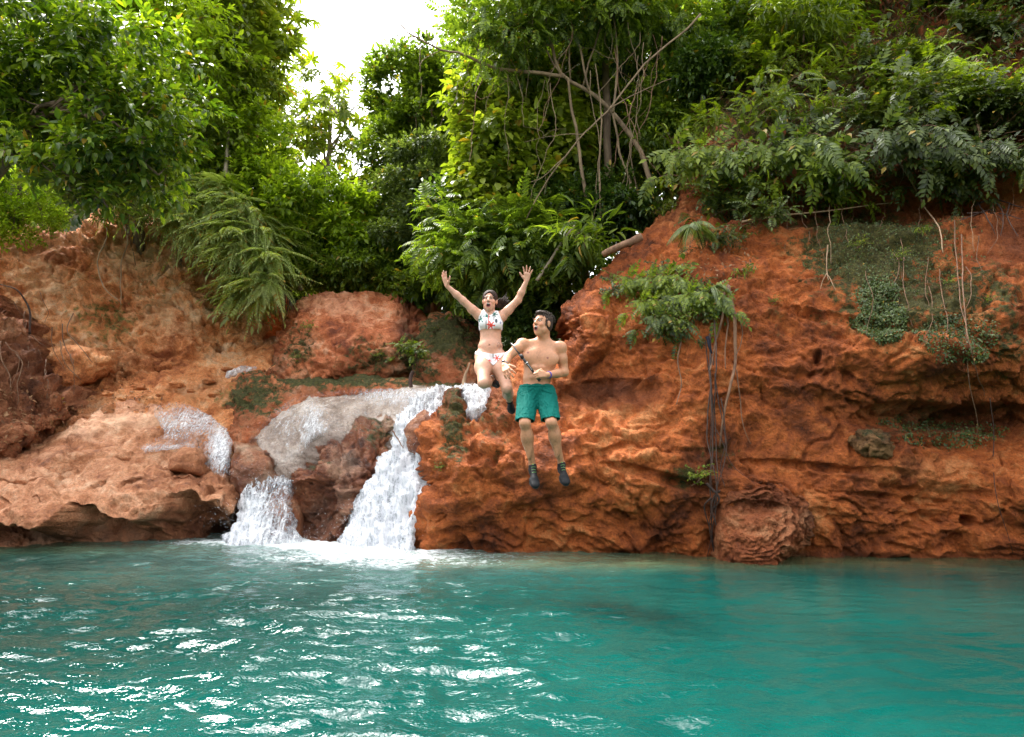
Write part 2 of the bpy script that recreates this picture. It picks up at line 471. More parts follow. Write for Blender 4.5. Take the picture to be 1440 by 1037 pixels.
def fall_mat(name, lo, hi, sx=14, sz=2.2, col=(.80, .82, .87), base=.0):
    m, nt, out = newmat(name); N = NT(nt)
    geo = N.n('ShaderNodeNewGeometry'); pos = geo.outputs['Position']
    mp = N.n('ShaderNodeMapping'); mp.inputs['Scale'].default_value = (1, .35, sz / sx); N.l(pos, mp.inputs['Vector'])
    s1 = N.noise(mp.outputs[0], sx, 6, .7, 1.2); s2 = N.noise(pos, 30, 5, .75, .5)
    s = N.m('ADD', N.m('MULTIPLY', s1, .6), N.m('MULTIPLY', s2, .4))
    c = N.ramp(s, [(.38, (.34, .37, .40)), (.48, (.66, .68, .73)), (.60, (.88, .89, .92))])
    b = N.n('ShaderNodeBsdfPrincipled'); N.l(c, b.inputs['Base Color']); b.inputs['Roughness'].default_value = .35
    b.inputs['Specular IOR Level'].default_value = .4
    N.l(N.bump(s, .9, .05), b.inputs['Normal'])
    ea = N.n('ShaderNodeAttribute'); ea.attribute_name = 'pale'
    t = N.n('ShaderNodeBsdfTransparent')
    mx = N.n('ShaderNodeMixShader'); N.l(N.mr(N.m('ADD', s, N.m('MULTIPLY', ea.outputs['Fac'], .5)), lo, hi), mx.inputs[0])
    N.l(t.outputs[0], mx.inputs[1]); N.l(b.outputs[0], mx.inputs[2]); N.l(mx.outputs[0], out.inputs['Surface'])
    return m
m_fall = fall_mat('white_falling_water', .41, .62)
m_film = fall_mat('thin_film_of_water', .53, .80, 26, 3)

# ================================================================== world, sun, camera
w = bpy.data.worlds.new("World"); bpy.context.scene.world = w; w.use_nodes = True
nt = w.node_tree; nt.nodes.clear(); N = NT(nt)
SUN_EL, SUN_AZ = math.radians(58), math.radians(-42)   # azimuth from +Y towards +X: high on the left
sky = N.n('ShaderNodeTexSky'); sky.sky_type = 'NISHITA'; sky.sun_disc = False
sky.sun_elevation = SUN_EL; sky.sun_rotation = SUN_AZ
sky.air_density = 1.0; sky.dust_density = 5.0; sky.ozone_density = 1.0
hsv = N.n('ShaderNodeHueSaturation'); hsv.inputs['Saturation'].default_value = .12; hsv.inputs['Value'].default_value = 1.35
N.l(sky.outputs[0], hsv.inputs['Color'])
bg = N.n('ShaderNodeBackground'); bg.inputs['Strength'].default_value = .15; N.l(hsv.outputs[0], bg.inputs['Color'])
ow = N.n('ShaderNodeOutputWorld'); N.l(bg.outputs[0], ow.inputs['Surface'])
sl = bpy.data.lights.new('sun', 'SUN'); sl.energy = 1.7; sl.angle = math.radians(10); sl.color = (1, .95, .87)
so = bpy.data.objects.new('sun', sl); C.objects.link(so)
sd = Vector((math.sin(SUN_AZ) * math.cos(SUN_EL), math.cos(SUN_AZ) * math.cos(SUN_EL), math.sin(SUN_EL)))
so.rotation_euler = sd.to_track_quat('Z', 'Y').to_euler(); so.location = (-10, -10, 30)
cam = bpy.data.cameras.new('camera'); co = bpy.data.objects.new('camera', cam); C.objects.link(co)
cam.sensor_width = 36; cam.lens = 24; cam.clip_end = 3000; cam.clip_start = .05
co.location = (0, 0, CAMH); co.rotation_euler = (PI / 2 + PITCH, 0, 0)
sc = bpy.context.scene; sc.camera = co
sc.view_settings.view_transform = 'Standard'; sc.view_settings.look = 'None'; sc.view_settings.gamma = 1
sc.view_settings.exposure = 2.05
sc.cycles.max_bounces = 4; sc.cycles.diffuse_bounces = 2; sc.cycles.glossy_bounces = 2; sc.cycles.transparent_max_bounces = 8; sc.cycles.caustics_reflective = False; sc.cycles.caustics_refractive = False
sc.cycles.transmission_bounces = 2; sc.cycles.sample_clamp_indirect = 6

# ================================================================== ground sheet
def sstep(a, b, x): t = np.clip((x - a) / (b - a), 0, 1); return t * t * (3 - 2 * t)
def terrain_h(x, y):
    h = -1.6 + 5.6 * sstep(13.2, 18, y) + 4.0 * sstep(20, 34, y) + 6 * sstep(40, 90, y)
    h = h + 5.2 * sstep(-9.5, -15, x) + 5.0 * sstep(4.5, 9, x) * sstep(9.5, 13, y + .3 * x) + 5 * sstep(13, 18, x)
    h = h + 2.2 * sstep(-4, -9, x) * sstep(14.5, 17, y)
    h = h + 2.6 * sstep(-7, -12, y)
    return h
def ground():
    g = lambda m, n: np.sign(np.linspace(-1, 1, n)) * (np.abs(np.linspace(-1, 1, n)) ** 2.6) * m
    xs = g(900, 301); ys = g(900, 301) + 10
    X, Y = np.meshgrid(xs, ys); Pn = np.stack([X, Y, 0 * X], -1)
    Z = terrain_h(X, Y) + fbm(Pn, 3, 4, 3) * .5 + fbm(Pn, 40, 3, 5) * 4 * sstep(40, 120, np.hypot(X, Y - 10))
    V = np.stack([X, Y, Z], -1).reshape(-1, 3); n = len(xs)
    k, j = np.meshgrid(np.arange(n - 1), np.arange(n - 1), indexing='ij'); a = (k * n + j).ravel()
    m, nt, out = newmat('forest_soil'); N = NT(nt); geo = N.n('ShaderNodeNewGeometry'); pos = geo.outputs['Position']
    col = N.ramp(N.noise(pos, 1.2, 6, .7), [(.35, (.02, .03, .008)), (.52, (.05, .06, .018)), (.65, (.12, .055, .025))])
    b = N.n('ShaderNodeBsdfPrincipled'); N.l(col, b.inputs['Base Color']); b.inputs['Roughness'].default_value = .95
    N.l(N.bump(N.noise(pos, 9, 5, .7), .8, .1), b.inputs['Normal']); N.l(b.outputs[0], out.inputs['Surface'])
    o = mk('ground', V, [np.stack([a, a + 1, a + n + 1, a + n], 1)], m); tag(o, kind='structure')
ground()

# ================================================================== rocks
W = wl
cliff_poly = [(552, 905), (556, 800), (561, 772), (566, 745), (580, 716), (592, 700), (607, 684), (599, 664), (596, 640), (599, 606),
              (614, 576), (628, 556), (640, 546), (650, 553), (656, 572), (668, 590), (678, 583), (690, 556), (699, 530), (716, 502), (746, 490), (778, 494),
              (793, 478), (788, 452), (787, 432), (800, 418), (826, 398), (846, 384), (868, 360), (893, 338), (920, 312),
              (950, 288), (972, 262), (980, 200), (985, 100), (1000, 0), (1030, -160), (1060, -330), (1900, -330), (1900, 905)]
wr = W(781)
cliff_ctrl = [(556, 905, wr - .1), (700, 905, wr - .2), (1100, 905, wr - .25), (1500, 905, wr - .1), (1900, 905, wr - .3),
              (560, 775, W(773)), (650, 778, W(777)), (760, 779, W(778)), (900, 778, W(777)), (1050, 782, W(781)), (1200, 783, W(783)), (1440, 786, W(786)), (1800, 788, W(788) - .3),
              (620, 690, 9.0), (760, 690, 8.95), (900, 690, 8.85), (1050, 700, 8.75), (1200, 700, 8.6), (1440, 690, 8.45), (1800, 690, 8.0),
              (640, 600, 9.5), (700, 600, 9.3), (800, 610, 9.25), (900, 600, 9.0), (1050, 600, 8.95), (1180, 600, 8.9), (1320, 600, 9.0), (1440, 600, 9.0),
              (720, 520, 9.9), (830, 545, 9.75), (870, 480, 9.5), (830, 440, 9.8), (1000, 520, 9.0), (1150, 520, 8.8), (1290, 500, 8.3), (1400, 480, 8.2), (1240, 575, 8.8), (1380, 570, 8.95),
              (900, 400, 10.0), (1000, 400, 9.5), (1120, 420, 9.3), (1250, 400, 8.8), (1400, 400, 8.6), (1700, 450, 7.8),
              (960, 300, 10.9), (1050, 320, 10.1), (1150, 310, 9.9), (1280, 310, 9.6), (1400, 300, 9.5), (1700, 300, 8.6),
              (1000, 220, 11.1), (1200, 220, 10.3), (1400, 200, 10.0), (1750, 200, 9.0),
              (1000, 80, 13.0), (1200, 80, 12.2), (1440, 60, 11.6), (1050, -100, 15), (1300, -150, 14.5), (1500, -300, 15.5), (1100, -320, 17.5), (1900, -300, 14)]
def cliff_post(V, x, y, Nn):
    # the dark hole low on the right, the long overhang crack, the pocket behind the man
    def dent(cx, cy, rx, ry, dep, ang=0):
        ca, sa = math.cos(ang), math.sin(ang); u = (x - cx) * ca + (y - cy) * sa; v = -(x - cx) * sa + (y - cy) * ca
        return dep * np.clip(1 - (u / rx) ** 2 - (v / ry) ** 2, 0, 1) ** .6
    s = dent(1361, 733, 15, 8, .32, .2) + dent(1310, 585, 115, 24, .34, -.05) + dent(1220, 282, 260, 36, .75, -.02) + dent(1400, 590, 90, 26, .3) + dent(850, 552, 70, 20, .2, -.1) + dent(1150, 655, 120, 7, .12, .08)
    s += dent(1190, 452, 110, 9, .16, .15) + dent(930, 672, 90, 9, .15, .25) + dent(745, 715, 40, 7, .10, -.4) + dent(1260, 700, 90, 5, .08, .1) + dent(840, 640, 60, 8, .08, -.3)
    # dome-like swellings
    s -= dent(1300, 660, 150, 30, .14, .1) + dent(760, 650, 90, 55, .12) + dent(820, 470, 38, 60, .22, .5) + dent(1290, 505, 120, 40, .2, .12)
    # rock bridge gap where white water shows
    V = V + np.stack([0 * s, s, 0 * s], -1)
    return V
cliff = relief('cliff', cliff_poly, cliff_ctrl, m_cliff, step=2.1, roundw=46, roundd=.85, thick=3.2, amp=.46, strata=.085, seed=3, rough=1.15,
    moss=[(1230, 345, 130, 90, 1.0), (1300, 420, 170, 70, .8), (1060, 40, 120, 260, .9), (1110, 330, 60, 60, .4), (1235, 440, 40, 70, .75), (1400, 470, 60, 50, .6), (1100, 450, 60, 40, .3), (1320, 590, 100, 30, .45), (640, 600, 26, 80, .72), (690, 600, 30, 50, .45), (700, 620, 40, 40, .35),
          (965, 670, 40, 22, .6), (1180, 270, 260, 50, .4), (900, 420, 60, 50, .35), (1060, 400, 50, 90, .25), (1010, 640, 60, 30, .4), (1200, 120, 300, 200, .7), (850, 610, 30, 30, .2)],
    dark=[(1200, 285, 260, 35, .8), (1350, 590, 130, 34, .8), (850, 552, 80, 24, .85), (640, 560, 26, 60, .7), (700, 570, 40, 40, .5), (1420, 330, 60, 60, .6), (1000, 690, 30, 60, .5), (1250, 150, 350, 150, .8), (990, 788, 520, 12, .95), (960, 300, 40, 30, .3)],  # shade painted into overhang, cave and pocket; slope soil and wet waterline are real
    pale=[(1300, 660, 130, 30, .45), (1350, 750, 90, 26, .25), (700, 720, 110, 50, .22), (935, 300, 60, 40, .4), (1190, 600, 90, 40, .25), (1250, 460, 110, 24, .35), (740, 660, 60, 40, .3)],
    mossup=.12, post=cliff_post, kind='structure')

# curled layered boulder at the foot of the cliff
def curl_post(V, x, y, Nn):
    r = np.hypot((x - 1055) / 1.0, (y - 735) / .85) ; a = np.arctan2(y - 735, x - 1055)
    ph = r / 8.0 + .5 * np.sin(a * 2) + fbm(V, .45, 4, 77) * 2.3
    fr = ph - np.floor(ph); led = np.where(fr < .75, fr / .75, (1 - fr) / .25)
    k = np.clip((r - 28) / 22, 0, 1) * np.clip((math.pi * .62 - np.abs(a + .05)) / .6, 0, 1)
    hole = np.clip(1 - ((x - 1062) / 42) ** 2 - ((y - 715) / 13) ** 2, 0, 1) ** .7
    return V + np.stack([0 * x, (-.11 * led * k) * (.5 + 1.2 * np.clip(fbm(V, .4, 2, 79) + .4, 0, 1)) + .16 * hole * (.4 + 1.4 * np.clip(fbm(V, .3, 3, 90) + .4, 0, 1)) + .10 * fbm(V, .2, 4, 81, .6, True) - .04, 0 * x], -1)
relief('layered_boulder', [(1008, 810), (1003, 760), (1006, 712), (1018, 684), (1045, 672), (1080, 672), (1108, 682), (1130, 702), (1143, 730), (1143, 752), (1130, 772), (1104, 786), (1095, 812)],
    [(1008, 800, 8.6), (1070, 800, 8.3), (1120, 790, 8.5), (1070, 740, 8.42), (1130, 740, 8.6), (1010, 730, 8.65), (1070, 680, 8.72)],
    rock_mat('layered_clay', [(.07, .02, .01), (.23, .062, .020), (.35, .105, .036), (.48, .22, .10)]), step=1.5, roundw=24, roundd=.35, thick=.9, amp=.16, strata=.03, seed=8, rough=1.3,
    dark=[(1140, 720, 14, 50, .7), (1060, 705, 50, 14, .5)], pale=[(1110, 740, 30, 40, .5)], post=curl_post,
    label='curled boulder of stacked pale orange clay layers at the foot of the red cliff', cat='boulder')
relief('mossy_stone', [(1198, 618), (1206, 606), (1232, 603), (1252, 612), (1259, 630), (1246, 645), (1222, 644), (1206, 634)],
    [(1200, 620, 8.62), (1230, 625, 8.42), (1255, 630, 8.62)], rock_mat('olive_stone', [(.07, .035, .015), (.22, .11, .04), (.36, .20, .08), (.48, .34, .18)], moss=(.06, .06, .02)),
    step=1.2, roundw=14, roundd=.25, thick=.5, amp=.30, strata=.05, seed=12, rough=1.5, moss=[(1225, 610, 34, 10, .6)],
    label='small olive mossy stone sticking out of the middle of the red cliff', cat='stone')

# the left clay bank
relief('clay_bank', [(-330, 660), (-330, 120), (-100, 240), (0, 312), (60, 318), (100, 330), (150, 292), (205, 300), (250, 318), (300, 330), (340, 345), (370, 385), (378, 420), (376, 470), (366, 520), (350, 545), (330, 600), (200, 640)],
    [(-330, 640, 11.5), (-330, 150, 12.4), (-100, 560, 12.3), (-100, 350, 13), (60, 590, 13.0), (60, 350, 14.2), (150, 560, 13.4), (160, 440, 14.2), (150, 320, 14.8), (250, 560, 13.8), (260, 440, 14.6), (290, 350, 15.2), (360, 520, 14.6), (370, 430, 15.6)],
    m_left, step=2.1, roundw=30, roundd=.5, thick=3, amp=.72, strata=.15, seed=21, rough=1.2,
    moss=[(150, 450, 80, 50, .52), (300, 425, 22, 26, .45), (215, 400, 50, 60, .35), (120, 400, 60, 40, .25)], dark=[(60, 350, 60, 30, .5), (330, 385, 60, 30, .5), (60, 580, 80, 50, .5), (200, 530, 60, 20, .3)],
    pale=[(200, 360, 90, 50, .6), (60, 400, 80, 60, .5), (150, 500, 100, 40, .4), (240, 440, 90, 60, .5), (320, 420, 40, 60, .35)], kind='structure')
relief('clay_outcrop', [(44, 500), (62, 490), (110, 486), (146, 492), (160, 505), (156, 525), (120, 545), (80, 560), (50, 540)],
    [(50, 520, 13.2), (110, 500, 12.9), (150, 515, 13.1), (90, 550, 12.8)], m_left, step=1.8, roundw=22, roundd=.5, thick=1.2, amp=.3, strata=.06, seed=23,
    label='rounded pale orange outcrop under the olive moss on the left clay bank', cat='rock')
# dark rooty bank at far left
relief('root_bank', [(-320, 690), (-320, 350), (-60, 400), (0, 430), (14, 450), (30, 452), (40, 480), (58, 500), (66, 530), (96, 552), (112, 572), (100, 600), (60, 618), (20, 640), (-60, 690)],
    [(-300, 660, 9.6), (-300, 380, 11), (-60, 640, 10.6), (-60, 450, 11.6), (30, 600, 11.3), (20, 470, 12.2), (90, 590, 11.9)],
    rock_mat('dark_root_soil', [(.12, .04, .02), (.34, .115, .05), (.50, .20, .095), (.66, .36, .21)], moss=(.05, .06, .02)), step=2.2, roundw=24, roundd=.6, thick=2, amp=.75, strata=.08, seed=25, rough=1.3,
    dark=[(20, 520, 60, 60, .5)], moss=[(30, 620, 60, 20, .3)], kind='structure')
# rubble ground between bank and stream
relief('stream_bank', [(90, 640), (60, 600), (110, 560), (170, 535), (240, 515), (300, 500), (345, 490), (392, 470), (420, 500), (400, 545), (360, 600), (330, 650), (240, 690), (120, 690)],
    [(90, 640, 11.4), (110, 570, 12.6), (240, 525, 13.4), (330, 500, 14.3), (395, 480, 15), (380, 560, 12.8), (320, 640, 11.7), (220, 620, 11.9), (200, 680, 11.2)],
    m_left, step=2.2, roundw=26, roundd=.5, thick=1.5, amp=.42, strata=.03, seed=29, rough=1.5, moss=[(330, 560, 40, 24, .5)], dark=[(120, 580, 60, 30, .7), (290, 545, 60, 20, .3)],
    pale=[(250, 540, 80, 16, .3)], kind='structure')

# boulders
relief('dome_boulder', [(352, 560), (356, 534), (376, 512), (388, 490), (392, 470), (404, 444), (422, 424), (452, 414), (490, 411), (530, 414), (566, 420), (588, 436), (604, 452), (612, 500), (600, 545), (480, 560)],
    [(360, 545, 13.4), (400, 470, 13.6), (450, 430, 13.9), (540, 425, 13.9), (480, 480, 13.0), (560, 480, 13.0), (480, 545, 12.6), (590, 540, 12.9)],
    m_dome, step=1.9, roundw=60, roundd=1.0, thick=2.4, amp=.5, strata=.05, seed=31, moss=[(520, 500, 60, 40, .55), (420, 490, 34, 50, .6), (585, 500, 34, 50, .8), (440, 440, 60, 20, .2), (390, 510, 26, 26, .45)],
    dark=[(570, 470, 18, 50, .8), (530, 520, 60, 26, .45), (380, 520, 30, 36, .5), (580, 520, 24, 40, .6)], pale=[(470, 428, 80, 22, .6), (520, 440, 60, 24, .45), (480, 480, 50, 30, .3)],
    label='big domed pink orange boulder rising behind the water slide', cat='boulder')
relief('mossy_boulder', [(572, 560), (578, 500), (586, 462), (604, 444), (632, 440), (656, 448), (672, 462), (700, 480), (716, 500), (715, 560), (640, 572)],
    [(580, 540, 12.7), (600, 460, 13.3), (650, 460, 13.2), (690, 500, 13.1), (640, 510, 12.6), (650, 560, 12.3)],
    m_dome, step=1.9, roundw=34, roundd=.8, thick=1.8, amp=.5, strata=.05, seed=36, moss=[(625, 470, 60, 40, .9), (655, 490, 40, 50, .7), (600, 520, 30, 50, .6)],
    dark=[(630, 490, 50, 36, .6), (588, 520, 18, 50, .8), (640, 540, 50, 14, .5)],
    label='shaggy moss covered boulder between the domed boulder and the woman', cat='boulder')
relief('mossy_ledge', [(300, 640), (308, 600), (318, 575), (322, 545), (338, 524), (368, 520), (392, 528), (430, 532), (480, 526), (540, 530), (600, 536), (660, 536), (700, 545), (690, 562), (600, 565), (500, 560), (430, 572), (380, 600), (345, 640)],
    [(310, 620, 12.0), (320, 570, 12.5), (340, 530, 12.9), (400, 545, 12.6), (500, 535, 12.5), (600, 545, 12.2), (690, 550, 11.6), (350, 610, 11.9)],
    m_dome, step=1.9, roundw=16, roundd=.4, thick=1.6, amp=.34, strata=.06, seed=41, mossup=.35, moss=[(350, 555, 60, 40, .75), (480, 536, 130, 16, .75), (620, 540, 60, 12, .6)], dark=[(340, 580, 50, 40, .5), (430, 552, 60, 14, .5)],
    label='long moss topped orange ledge below the domed boulder', cat='rock ledge')
slide_poly = [(326, 690), (330, 640), (340, 606), (360, 582), (394, 562), (430, 549), (470, 543), (530, 542), (585, 542), (628, 543), (668, 538), (705, 545), (700, 590), (650, 640), (600, 700), (480, 720), (380, 690)]
slide_ctrl = [(330, 680, 11.7), (345, 610, 12.0), (400, 565, 12.3), (500, 545, 12.3), (640, 545, 11.3), (690, 550, 10.7), (380, 640, 11.5), (450, 600, 11.5), (450, 660, 11.3), (560, 600, 11.2), (600, 680, 10.8), (640, 600, 10.6)]
relief('water_slide_rock', slide_poly, slide_ctrl, m_wet, step=1.9, roundw=34, roundd=.75, thick=2, amp=.20, strata=.02, seed=44, rough=.5, pale=[(420, 575, 90, 20, .35)], dark=[(390, 625, 50, 30, .2), (480, 640, 60, 40, .5)],
    label='wide smooth grey brown boulder with water sliding over it', cat='boulder')
def pil_post(V, x, y, Nn):
    s = .4 * np.clip(1 - ((x - 440) / 36) ** 2 - ((y - 716) / 42) ** 2, 0, 1) ** .5
    return V + np.stack([0 * x, s, 0 * x], -1)
relief('pillar_rock', [(424, 790), (420, 745), (410, 716), (405, 690), (414, 668), (432, 640), (440, 622), (462, 612), (485, 606), (500, 590), (530, 582), (548, 583), (556, 600), (548, 640), (538, 668), (520, 680), (508, 706), (494, 740), (490, 790)],
    [(424, 780, 10.8), (410, 690, 10.9), (440, 630, 11.3), (500, 600, 11.3), (548, 600, 11.1), (470, 660, 10.6), (470, 740, 10.5), (530, 650, 10.8), (490, 780, 10.7)],
    m_pil, step=1.6, roundw=22, roundd=.45, thick=1.3, amp=.55, strata=.09, seed=51, rough=1.4, mossup=.35, moss=[(530, 610, 26, 34, .5), (440, 650, 30, 14, .3), (490, 600, 40, 14, .3)],
    dark=[(445, 730, 36, 40, .9), (470, 690, 60, 14, .3), (520, 590, 30, 12, .4)], pale=[(480, 650, 40, 40, .62), (485, 700, 22, 40, .5)], post=pil_post,
    label='jagged red rock with grey streaks standing between the two cascades', cat='rock')
relief('stream_rock', [(320, 690), (321, 650), (330, 622), (352, 619), (368, 632), (384, 650), (388, 672), (380, 700), (340, 710)],
    [(322, 680, 11.0), (350, 630, 11.2), (380, 670, 11.0), (350, 690, 10.8)], m_pil, step=1.6, roundw=16, roundd=.35, thick=.9, amp=.24, strata=.04, seed=55, mossup=.2, pale=[(350, 630, 26, 12, .6)], dark=[(350, 675, 40, 22, .7)],
    label='small dark wet rock with pale top at the head of the left cascade', cat='rock')
relief('cascade_rock', [(574, 634), (572, 604), (582, 586), (598, 577), (612, 584), (612, 640), (592, 646)],
    [(575, 620, 10.35), (598, 590, 10.4), (606, 630, 10.2)], m_pil, step=1.5, roundw=12, roundd=.25, thick=.7, amp=.16, strata=.03, seed=58, pale=[(590, 600, 20, 20, .3)],
    label='brown stone jutting through the white water of the right cascade', cat='rock')
relief('submerged_rock', [(354, 765), (358, 716), (372, 688), (400, 682), (424, 694), (430, 735), (428, 765)],
    [(356, 750, 10.9), (390, 690, 11.1), (425, 740, 10.9), (390, 740, 10.7)], m_pil, step=1.6, roundw=18, roundd=.4, thick=.9, amp=.14, strata=.02, seed=59, rough=.6, pale=[(385, 720, 40, 30, .4)],
    label='smooth reddish brown rock under the veil of the left cascade', cat='rock')
# big left boulder and its tiers
relief('flat_boulder', [(-300, 880), (-300, 640), (-100, 640), (0, 650), (60, 640), (140, 636), (220, 640), (280, 648), (316, 662), (334, 680), (337, 700), (330, 722), (300, 745), (262, 762), (240, 800), (120, 850)],
    [(-300, 860, 8.3), (-300, 650, 10.2), (-60, 655, 10.9), (100, 645, 11.3), (250, 655, 11.3), (330, 690, 10.9), (-100, 720, 9.5), (60, 705, 9.8), (200, 690, 10.1), (290, 700, 10.3), (-100, 780, 8.9), (30, 770, 9.35), (150, 765, 9.6), (240, 755, 10.1), (310, 735, 10.5), (80, 830, 9.4), (200, 790, 9.9)],
    m_bould, step=2.0, roundw=26, roundd=.7, thick=2, amp=.42, strata=.08, seed=61, rough=1.1, dark=[(60, 765, 140, 20, .85), (200, 740, 60, 14, .4), (250, 755, 60, 16, .6), (-80, 770, 120, 26, .8)], moss=[(60, 760, 120, 14, .2)],  # dark patches paint shade into the undercut along the foot
    pale=[(100, 670, 140, 22, .35), (220, 680, 90, 24, .3)],
    post=lambda V, x, y, Nn: V + np.stack([0 * x, 1.0 * np.clip((y + 16 * fbm(V, .35, 4, 31) - (716 + .10 * (200 - x) * (x < 200) - .15 * np.clip(x - 200, 0, 200) + 14 * np.sin(x / 23))) / 30, 0, 1) ** .7 * np.clip((330 - x) / 50, 0, 1) + .14 * np.clip(1 - np.abs(y - (690 + 14 * np.sin(x / 61 + 1) + 8 * fbm(V, .4, 2, 5))) / 4.5, 0, 1) * (fbm(V, .9, 2, 6) > -.05) + .12 * np.clip(1 - np.abs(y - (672 - .1 * x + 10 * np.sin(x / 37))) / 3.5, 0, 1) * (fbm(V, .8, 2, 9) > .0), 0 * x], -1),
    label='broad flat topped clay boulder at the left edge of the pool', cat='boulder')
relief('sloping_boulder', [(30, 680), (20, 640), (60, 618), (108, 590), (140, 573), (200, 565), (250, 566), (290, 578), (318, 600), (326, 640), (318, 676), (260, 690), (120, 690)],
    [(30, 660, 11.0), (70, 620, 11.6), (140, 580, 12.2), (240, 570, 12.6), (310, 600, 12.2), (320, 650, 11.5), (200, 630, 11.5), (200, 670, 11.1), (80, 660, 11.1)],
    m_bould, step=1.9, roundw=22, roundd=.6, thick=1.5, amp=.30, strata=.05, seed=66, rough=.7, pale=[(190, 592, 90, 16, .7), (120, 610, 60, 18, .6)], moss=[(60, 630, 20, 12, .4)],
    label='pale sloping boulder behind the flat one with a stream at its edge', cat='boulder')
relief('low_ledge', [(-120, 690), (-110, 655), (0, 640), (20, 634), (80, 628), (150, 626), (185, 632), (190, 650), (120, 668), (60, 690), (-20, 700)],
    [(-100, 670, 10.5), (20, 640, 11.1), (150, 632, 11.2), (60, 670, 10.7)], m_bould, step=1.9, roundw=16, roundd=.5, thick=1.1, amp=.25, strata=.06, seed=68, pale=[(80, 640, 80, 12, .4)], dark=[(40, 680, 60, 12, .6)],
    label='thin dark edged ledge wedged between the flat and the sloping boulders', cat='rock ledge')
relief('small_boulder', [(236, 662), (240, 644), (256, 630), (276, 630), (284, 645), (282, 668)], [(240, 655, 10.9), (262, 640, 10.9), (280, 655, 10.9)],
    m_bould, step=1.5, roundw=12, roundd=.2, thick=.5, amp=.1, strata=.02, seed=69, label='small rounded boulder beside the stream on the flat boulder', cat='boulder')

# loose stones on the stream bank
rr = np.random.RandomState(5)
names_side = ['beside the roots', 'below the outcrop', 'in the middle of the rubble', 'near the upper stream', 'close to the mossy ledge']
k = 0
for (sx, sy, sd_, r) in [(150, 554, 12.6, .10), (196, 545, 12.9, .12), (225, 556, 12.6, .07), (250, 542, 13.1, .13), (268, 550, 12.9, .08), (292, 536, 13.4, .12), (172, 562, 12.3, .07), (300, 556, 12.7, .09), (318, 520, 13.8, .1)]:
    n1, n2 = 30, 20; th, ph = np.meshgrid(np.linspace(0, 2 * PI, n1, endpoint=False), np.linspace(.05, PI - .05, n2), indexing='ij')
    S = np.stack([np.cos(th) * np.sin(ph), np.sin(th) * np.sin(ph), np.cos(ph)], -1).reshape(-1, 3)
    S = S * (1 + .9 * fbm(S + k * 3, .9, 4, k) + .25 * fbm(S + k * 3, .3, 3, k))[:, None] * np.array([1.3, 1, .6]) * r * .75
    c = P(sx, sy, sd_ - .15)
    i, j = np.meshgrid(np.arange(n1), np.arange(n2 - 1), indexing='ij'); i = i.ravel(); j = j.ravel(); i2 = (i + 1) % n1
    q = np.stack([i * n2 + j, i2 * n2 + j, i2 * n2 + j + 1, i * n2 + j + 1], 1)[:, ::-1]
    o = mk('loose_stone', S + c, [q], m_left, attrs={'moss': np.zeros(len(S)), 'dark': np.full(len(S), .2 * (k % 3)), 'pale': np.full(len(S), .3 * (k % 2))})
    tag(o, 'loose orange stone lying on the rubble at the foot of the left clay bank', 'stone', 'loose stones on the rubble below the left clay bank'); k += 1

